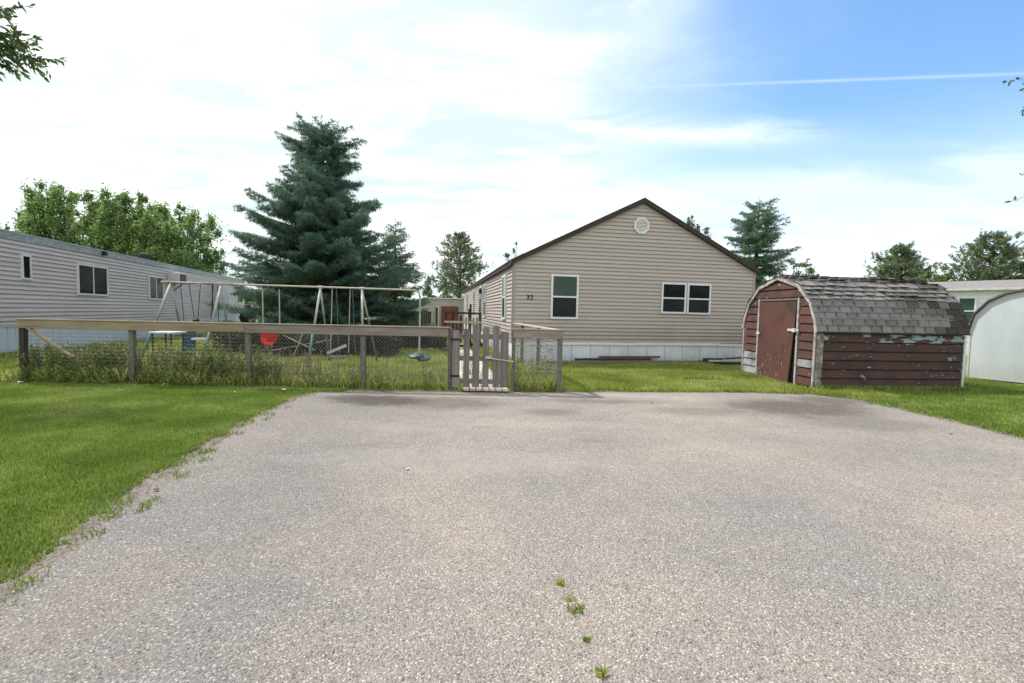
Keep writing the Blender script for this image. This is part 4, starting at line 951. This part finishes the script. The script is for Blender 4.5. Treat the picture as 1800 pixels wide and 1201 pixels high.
# brown dead shrubs / brush heap in the spruce's shade
def brush(name, segs, label, n, mt_='brush_twigs', size=.07):
    P_ = []
    for (x0, y0), (x1, y1), hh, dp in segs:
        k = n; t_ = RNG.random(k); z_ = RNG.random(k)**.8
        P_.append(np.stack([x0+(x1-x0)*t_+RNG.normal(size=k)*.1, y0+(y1-y0)*t_+(RNG.random(k)-.5)*dp, z_*hh*(.75+.3*vn(t_*9, t_*0, 2, 1))], 1))
    V_, F_ = leafcloud(np.concatenate(P_), size); o = put(name, fast(name, V_, F_), mt_); tag(o, label, 'brush', kind='stuff'); return o
brush('brush_heap', [((-8.8, 14.6), (-5.0, 14.6), 1.0, 1.5), ((-5.2, 14.8), (-3.6, 14.8), .95, 1.4), ((-7.2, 16), (-3.6, 17.6), 1.05, 1.)], 'dark tangled brush under the big spruce', 15000)
brush('hedge_row', [((-4.5, 18.4), (-2.6, 18.6), .75, .8)], 'low dark grey bushes along the back of the yard', 9000, 'brush_twigs', .06)
mb = MB()
for (p0, p1) in (((-6.6, 13.9, .75), (-5.6, 13.7, .35)), ((-6.9, 13.9, .3), (-5.3, 14.0, .62)), ((-6.2, 13.7, .2), (-5.9, 13.7, .9))):
    mb.tube([p0, p1], .014, 5)
o = mb.build('dead_branches', 'wood_pale', None, (-6.2, 13.8, 0)); tag(o, 'pale bare branches sticking out of the brush heap', 'branches')

# small litter
def scrap(x, y, s, mt_, label, cat='litter', z=.012, name='paper_scrap'):
    mb = MB(); q = [(x+s*math.cos(a)*random.uniform(.6, 1.1), y+s*math.sin(a)*random.uniform(.5, .9), z+random.uniform(0, s*.5)) for a in (0, 1.1, 2.2, 3.3, 4.3, 5.3)]
    c = (x, y, z+s*.35); mb.add(q+[c]+[(a, b_, c_+.004) for a, b_, c_ in q]+[(c[0], c[1], c[2]+.005)], [(i, (i+1) % 6, 6) for i in range(6)]+[(7+i, 7+(i+1) % 6, 13) for i in range(6)]+[(i, (i+1) % 6, 7+(i+1) % 6, 7+i) for i in range(6)])
    o = mb.build(name, mt_, None, (x, y, 0)); tag(o, label, cat, 'litter'); return o
scrap(-.98, 4.58, .022, 'paper', 'tiny white paper scrap in the middle of the driveway')
scrap(-9.25, 9.05, .05, 'paper', 'crumpled white litter on the lawn beside the leftmost fence post', z=.03)
scrap(-4.15, 8.75, .045, 'paper', 'white flat scrap in the lawn near the back corner of the driveway', z=.04)
scrap(-4.85, 8.4, .018, 'paper', 'white speck of litter on the lawn left of the flat scrap', z=.045)
scrap(-6.6, 9.12, .05, 'paper', 'pale litter lying in the weeds at the foot of the left fence', z=.03)
scrap(-2.92, 3.92, .028, 'dead_leaf', 'curled brown leaf on the asphalt near the left grass edge', 'leaf', name='fallen_leaf')
scrap(5.95, 6.45, .03, 'dead_leaf', 'small dark clod on the driveway near its right edge', 'leaf', name='fallen_leaf')
scrap(2.45, 8.3, .035, 'dead_leaf', 'dark leaf on the asphalt in front of the house lawn', 'leaf', name='fallen_leaf')

# ---------------------------------------------------------------- trees
def needles(P0, P1, n_per_m, ln, wd, spread=.8):
    """thin needle blades round twig segments P0-P1 (arrays)"""
    L = np.linalg.norm(P1-P0, axis=1); cnt = np.maximum((L*n_per_m).astype(int), 3); idx = np.repeat(np.arange(len(L)), cnt); n = len(idx)
    t_ = RNG.random(n)[:, None]; base = P0[idx]*(1-t_)+P1[idx]*t_; d = (P1-P0)[idx]; d /= np.linalg.norm(d, axis=1)[:, None]+1e-9
    r = RNG.normal(size=(n, 3)); r -= (r*d).sum(1)[:, None]*d; r /= np.linalg.norm(r, axis=1)[:, None]+1e-9
    dr = d*(1-spread*.6)+r*spread; dr /= np.linalg.norm(dr, axis=1)[:, None]
    s = np.cross(dr, RNG.normal(size=(n, 3))); s /= np.linalg.norm(s, axis=1)[:, None]+1e-9
    l = ln*(.6+.7*RNG.random(n))[:, None]
    V = np.stack([base-s*wd*.5, base+s*wd*.5, base+dr*l], 1).reshape(-1, 3); return V, np.arange(n*3).reshape(-1, 3)
def spruce(loc, H, R, label, mt_='spruce_needles', seed=0, rprof=None, droop=.85, dens=1., z0=.3, shape=.85, lean=0., step=.27, name='spruce_tree', ntw=1., ndl=.11, nw=.022, fill=1.):
    rs = np.random.default_rng(seed); root = thing(name, loc, label, 'tree')
    ox, oy = loc[0], loc[1]
    mb = MB(); mb.tube([(ox, oy, 0), (ox, oy, H*.5), (ox+lean, oy, H*.97)], .1, 8, [H*.022, H*.014, H*.003]); mb.build('trunk', 'bark', root, smooth=True)
    A, B = [], []; br = MB()
    ph = rs.random(4)*6.28
    z = z0
    while z < H-.25:
        f = 1-z/H; nb = max(4, int(round((5+4*f)*dens)))
        a0 = rs.random()*6.28
        for k in range(nb):
            a = a0+k*6.283/nb+rs.normal()*.18
            L = (R*(f**shape) if rprof is None else float(np.interp(z, rprof[0], rprof[1])))*(.80+.24*rs.random()+.14*math.sin(2*a+ph[0]+z*1.1)+.12*math.sin(3*a+ph[1]-z*1.9))+.12
            if rs.random() < .28: L *= .62
            sl = .30-droop*f*.75+rs.normal()*.13     # top branches rise, low ones droop
            da = np.array([math.cos(a), math.sin(a)])
            zz = z+rs.normal()*.13
            m_ = max(4, int(L/.16)); ts = np.linspace(0, 1, m_+1)
            px_ = ox+lean*z/H+da[0]*L*ts; py_ = oy+da[1]*L*ts; pz_ = zz+L*(sl*ts*.75+.20*ts**2.2*(.4+f))
            P_ = np.stack([px_, py_, pz_], 1)
            if L > .8: br.tube([P_[0], P_[m_//2], P_[-1]], .02, 4, [.010+.014*L/2, .006+.006*L/2, .004])
            A.append(P_[m_//4:-1]); B.append(P_[m_//4+1:])
            sd = np.array([-da[1], da[0]])
            for i in range(max(1, m_//5), m_+1):
                for sg in (-1, 1):
                    if rs.random() > .93*ntw: continue
                    tl = (.22*(1-ts[i])*L+.27*min(1, .45+.3*L))*(.65+.6*rs.random()); q = P_[i].copy()
                    dv = np.array([da[0]*.75+sg*sd[0]*.8, da[1]*.75+sg*sd[1]*.8, -.14-.30*rs.random()*f]); dv /= np.linalg.norm(dv)
                    e1 = q+dv*tl; A.append(q[None]); B.append(e1[None])
                    if tl > .28:
                        for u_ in (.4, .7):
                            q1 = q+dv*tl*u_
                            for s2 in (-1, 1):
                                d2 = np.array([dv[0]-s2*dv[1]*.9, dv[1]+s2*dv[0]*.9, dv[2]-.25*rs.random()]); d2 /= np.linalg.norm(d2)
                                A.append(q1[None]); B.append((q1+d2*tl*.45)[None])
                if f > .25 and rs.random() < .75:   # hanging twig
                    q = P_[i]; A.append(q[None]); B.append((q+np.array([rs.normal()*.05, rs.normal()*.05, -.12-.16*rs.random()]))[None])
        z += step*(.75+.5*f)
    A.append(np.array([[ox+lean*.95, oy, H*.88]])); B.append(np.array([[ox+lean, oy, H+.1]]))
    A = np.concatenate(A); B = np.concatenate(B)
    V_, F_ = needles(A, B, 62*fill, ndl, nw)
    V_ -= np.array(loc)
    put('crown', fast('crown', V_, F_), mt_, root)
    if br.v: br.build('branches', 'bark', root)
    return root
def broadleaf(loc, H, R, label, mt_, seed, leaf=.16, nleaf=26000, zc=.25, tops=4, name='poplar_tree', clump=.55, nclump=110, tall=True, sqz=1., gap=0.):
    rs = np.random.default_rng(seed); root = thing(name, loc, label, 'tree'); ox, oy = loc[0], loc[1]
    mb = MB(); cs = []
    fork = Vector((ox, oy, H*.18)); mb.tube([(ox, oy, 0), fork], .1, 8, [H*.022, H*.016])
    tips = []
    for k in range(tops):
        a = k*6.283/tops+rs.random(); rr = R*(.25+.5*rs.random()) if k else 0.
        tips.append(Vector((ox+math.cos(a)*rr, oy+math.sin(a)*rr, H*(.80+.2*rs.random()) if k else H)))
    for tp in tips:
        md = fork.lerp(tp, .5)+Vector(((tp.x-ox)*.3, (tp.y-oy)*.3, 0)); mb.tube([fork, md, tp], .05, 6, [H*.012, H*.008, .01])
        # clumps along this leader: narrow at the top, wide below
        for j in range(nclump//tops):
            t_ = rs.random()**.75; z_ = H*zc+(tp.z-H*zc)*t_; c0 = fork.lerp(tp, max(t_, .1))
            w_ = R*(1-t_**1.6)*.85+.18; a = rs.random()*6.283; r_ = w_*math.sqrt(rs.random())
            c = Vector((c0.x+math.cos(a)*r_, c0.y+math.sin(a)*r_*sqz, z_)); cs.append((c, clump*(.5+.7*rs.random())*(1-.45*t_)))
            if j % 3 == 0: mb.tube([fork.lerp(tp, max(t_-.15, 0)), c], .02, 4, [.03, .008])
    mb.build('trunk', 'bark', root)
    tot_ = sum(s**2 for _, s in cs); P_ = []
    for c, s in cs:
        k = max(20, int(nleaf*s*s/tot_)); d = rs.normal(size=(k, 3)); d /= np.linalg.norm(d, axis=1)[:, None]; d *= (s*np.abs(rs.normal(size=k))*.62)[:, None]; d *= np.array([.95, .95, 1.35]) if tall else np.array([1, 1, .8])
        P_.append(np.array(c)[None]+d)
    V_, F_ = leafcloud(np.concatenate(P_)-np.array(loc), leaf); put('crown', fast('crown', V_, F_), mt_, root)
    return root
def pine(loc, H, R, label, seed, mt_='pine_needles', z0=.3, nb=46, name='pine_tree', tuft=.34):
    rs = np.random.default_rng(seed); root = thing(name, loc, label, 'tree'); ox, oy = loc[0], loc[1]; mb = MB()
    mb.tube([(ox, oy, 0), (ox+.1, oy, H*.5), (ox, oy, H*.98)], .1, 8, [H*.02, H*.014, .02]); A, B = [], []
    for i in range(nb):
        f = z0+(1-z0)*((i+rs.random())/nb); z = H*f; L = R*((1-f)/(1-z0))**.55*(.55+.65*rs.random())+.15; a = i*2.4+rs.normal()*.3
        e = np.array([ox+math.cos(a)*L, oy+math.sin(a)*L, z+L*(.15+.35*rs.random())]); s = np.array([ox, oy, z]); mb.tube([s, e], .03, 4, [.02+.012*L, .01])
        for j in range(int(5+L*9)):
            t_ = .3+.72*rs.random(); q = s+(e-s)*t_+rs.normal(size=3)*np.array([.16, .16, .10])*L*.7; d = (e-s)/np.linalg.norm(e-s)*.5+rs.normal(size=3)*.45+np.array([0, 0, .5]); d /= np.linalg.norm(d)
            A.append(q[None]); B.append((q+d*tuft*(.5+.6*rs.random()))[None])
    mb.build('trunk', 'bark', root)
    V_, F_ = needles(np.concatenate(A), np.concatenate(B), 95, .17, .030, .75); V_ -= np.array(loc); put('crown', fast('crown', V_, F_), mt_, root); return root

spruce((-7.75, 20.0, 0), 9.15, 3.75, 'large dark blue green spruce in the middle of the yard', 'spruce_needles', 5, ([0, 1.0, 3.2, 4.9, 5.7, 6.3, 6.9, 8.1, 8.9, 9.6], [3.0, 3.2, 3.25, 2.75, 2.1, 1.5, 1.25, 1.25, .50, .10]), .85, 1.15, .35, .72, lean=-.1, step=.235, fill=1.2, ndl=.13, nw=.024)
spruce((-5.7, 23.5, 0), 5.75, 1.75, 'smaller dark spruce close behind the right side of the large spruce', 'spruce_green', 9, None, .85, 1., .5, .6, step=.26)
spruce((10.85, 21.8, 0), 6.75, 2.35, 'medium blue green spruce between the beige house and the red shed', 'spruce_green', 23, ([0, 2, 3.6, 4.5, 5.6, 6.3, 6.8], [1.6, 1.45, 1.25, 1.05, 1.05, .50, .10]), .85, 1.15, .4, .62, step=.25, fill=1.2, ndl=.12, nw=.024)
pine((-5.0, 45, 0), 8.5, 2.9, 'open crowned pine far behind beside the left wall of the house', 3, nb=80, tuft=.45)
pine((27.8, 35, 0), 6.6, 2.9, 'rounded pine behind the ridge of the red shed', 4, z0=.15, nb=110, tuft=.42)
pine((31.4, 32, 0), 7.0, 3.0, 'ragged open pine above the white mobile home roof', 6, z0=.2, nb=95, tuft=.42)
broadleaf((27.4, 31, 0), 4.9, 1.9, 'low light green bush tree left of the ragged open pine', 'shrub_leaves', 8, .13, 9000, .1, 4, 'bush_tree', .6, 60, False)
broadleaf((33.6, 31.0, 0), 7.4, 2.0, 'dark green tree at the right edge of the picture', 'poplar_leaves', 12, .14, 14000, .1, 4, 'leafy_tree', .6, 80, False)
broadleaf((23.4, 39, 0), 6.2, 2.0, 'small rounded green tree just right of the medium spruce', 'pine_needles', 14, .14, 9000, .1, 5, 'leafy_tree', .6, 70, False)
broadleaf((18.0, 50, 0), 11.7, 2.6, 'tree whose tip shows above the right slope of the house roof', 'pine_needles', 15, .2, 9000, .3, 3, 'leafy_tree', .55, 60)
broadleaf((19.9, 51, 0), 10.6, 1.8, 'thin tree top peeking over the lower right roof slope', 'pine_needles', 16, .2, 3000, .3, 3, 'leafy_tree', .45, 40)
broadleaf((.3, 62, 0), 10.2, 2.6, 'thin topped poplar above the left roof edge of the house', 'shrub_leaves', 17, .22, 5000, .3, 5, 'poplar_tree', .5, 45)
broadleaf((-8.6, 55, 0), 3.9, 2.0, 'bright green bush above the grey building roof', 'shrub_leaves', 18, .16, 5000, .1, 4, 'bush_tree', .6, 50, False)
broadleaf((-10.5, 60, 0), 5.6, 1.0, 'slim dark conical tree far behind the grey building', 'spruce_green', 19, .16, 4000, .1, 1, 'leafy_tree', .5, 40)
broadleaf((-8.3, 61, 0), 5.2, .9, 'second slim dark tree right of the first far behind the grey building', 'spruce_green', 20, .16, 4000, .1, 1, 'leafy_tree', .5, 40)
for (px_, Yp, H_, R_, sd_, lb) in ((45, 37, 8.2, 2.8, 31, 'sparse poplar lowest at the left edge behind the mobile home'), (112, 36, 10.2, 3.7, 32, 'tallest poplar with peaked tops at the left of the row'), (190, 35, 9.5, 3.4, 33, 'poplar in the middle of the row behind the mobile home roof'),
                                   (255, 34.5, 9.3, 3.2, 34, 'poplar right of the middle of the row behind the mobile home'), (318, 34, 8.4, 3.2, 35, 'rounded poplar at the right end of the row by the roof vent')):
    broadleaf(((px_-900)/850*Yp, Yp, 0), H_, R_, lb, 'poplar_leaves', sd_, .17, 62000 if px_ > 50 else 20000, .14, 9, 'poplar_tree', .62, 300 if px_ > 50 else 90)
broadleaf((-37.5, 36, 0), 7.0, 2.3, 'low bushy tree behind the mobile home at the left picture edge', 'poplar_leaves', 41, .18, 9000, .1, 5, 'leafy_tree', .6, 60)
# a far belt of woods closing the horizon
P_ = []
for i in range(150):
    a = rad(-75+i); rr = 190+random.uniform(-20, 30); cx_, cy_ = math.sin(a)*rr, math.cos(a)*rr; hh = random.uniform(4.5, 8.5)
    d = RNG.normal(size=(420, 3)); d /= np.linalg.norm(d, axis=1)[:, None]; d *= (RNG.random(420)**.5)[:, None]
    P_.append(np.array([cx_, cy_, hh*.5])+d*np.array([4.5, 4.5, hh*.5]))
V_, F_ = leafcloud(np.concatenate(P_), 1.1); o = put('far_woods', fast('far_woods', V_, F_), 'pine_needles'); tag(o, 'distant line of woods along the horizon', 'woods', kind='stuff')

# near trees mostly outside the frame whose twigs hang into it
def near_tree(loc, H, twigs, label, seed):
    rs = np.random.default_rng(seed); root = thing('ash_tree', loc, label, 'tree'); L0 = np.array(loc); mb = MB()
    top = Vector(loc)+Vector((0, 0, H)); mb.tube([loc, Vector(loc)+Vector((.1, 0, H*.5)), top], .1, 8, [.16, .11, .03])
    P_, Dv, Sz = [], [], []
    def spray(p0, p1, n, hang):
        p0 = np.array(p0, float); p1 = np.array(p1, float)
        for i in range(n):
            t_ = .25+.75*(i+rs.random())/n; q = p0+(p1-p0)*t_; q[2] += .12*math.sin(t_*3.1)
            dv = (p1-p0)/np.linalg.norm(p1-p0); w = rs.normal(size=3)*.55; d = dv*.8+w+np.array([0, 0, -hang]); d /= np.linalg.norm(d); l = .20+.30*rs.random()
            e = q+d*l; mb.tube([q, e], .004, 3, [.004, .002])
            for j in range(8):
                u_ = (j+1)/8; c = q+d*l*u_; ld = d*.6+rs.normal(size=3)*.45+np.array([0, 0, -.25]); ld /= np.linalg.norm(ld)
                P_.append(c+ld*.04); Dv.append(ld); Sz.append(.105+.06*rs.random())
    for tip, base_z, n, hang in twigs:
        b0 = np.array([loc[0], loc[1], base_z]); tp = np.array(tip); md = (b0+tp)/2+np.array([0, 0, .3]); mb.tube([b0, md, tp], .03, 6, [.05, .025, .006])
        spray(md, tp, n, hang)
    # rest of the crown, out of frame
    for i in range(40):
        a = rs.random()*6.28; e = np.array(loc)+np.array([math.cos(a)*1.5*rs.random(), math.sin(a)*1.5*rs.random(), H*(.65+.42*rs.random())]); b0 = np.array([loc[0], loc[1], H*.6+rs.random()]); mb.tube([b0, e], .02, 4, [.03, .008]); spray(b0, e, 7, .2)
    mb.build('trunk', 'bark', root)
    P2 = np.array(P_); D2 = np.array(Dv); S2 = np.array(Sz)[:, None]; E2 = np.cross(D2, rs.normal(size=P2.shape)); E2 /= np.linalg.norm(E2, axis=1)[:, None]
    V_ = np.stack([P2-D2*S2*.5, P2+E2*S2*.19, P2+D2*S2*.5, P2-E2*S2*.19], 1).reshape(-1, 3)-L0
    put('crown', fast('crown', V_, np.arange(len(P2)*4).reshape(-1, 4)), 'near_leaves', root); return root
def rp(px, py, Y):
    d = raydir(px, py); return tuple(Vector((0, 0, 1.55))+d*(Y/d.y))
near_tree((-12.6, 8.6, 0), 8.2, [(rp(72, 105, 9.0), 5.6, 46, .12), (rp(48, 78, 8.7), 5.9, 40, .12), (rp(15, 115, 9.2), 5.3, 34, .2), (rp(12, 18, 9), 6.4, 34, .1), (rp(5, 65, 8.8), 6., 28, .1), (rp(30, 98, 9.3), 5.5, 34, .1)], 'leafy ash tree outside the left edge with twigs hanging into the upper left corner', 51)
near_tree((12.2, 8.2, 0), 8.0, [(rp(1812, 172, 9.0), 5.6, 14, .2), (rp(1822, 135, 9.1), 5.9, 12, .1), (rp(1826, 340, 9.3), 4.0, 9, .3), (rp(1828, 300, 9.2), 4.3, 8, .2)], 'leafy ash tree outside the right edge with a few twigs reaching into view', 52)
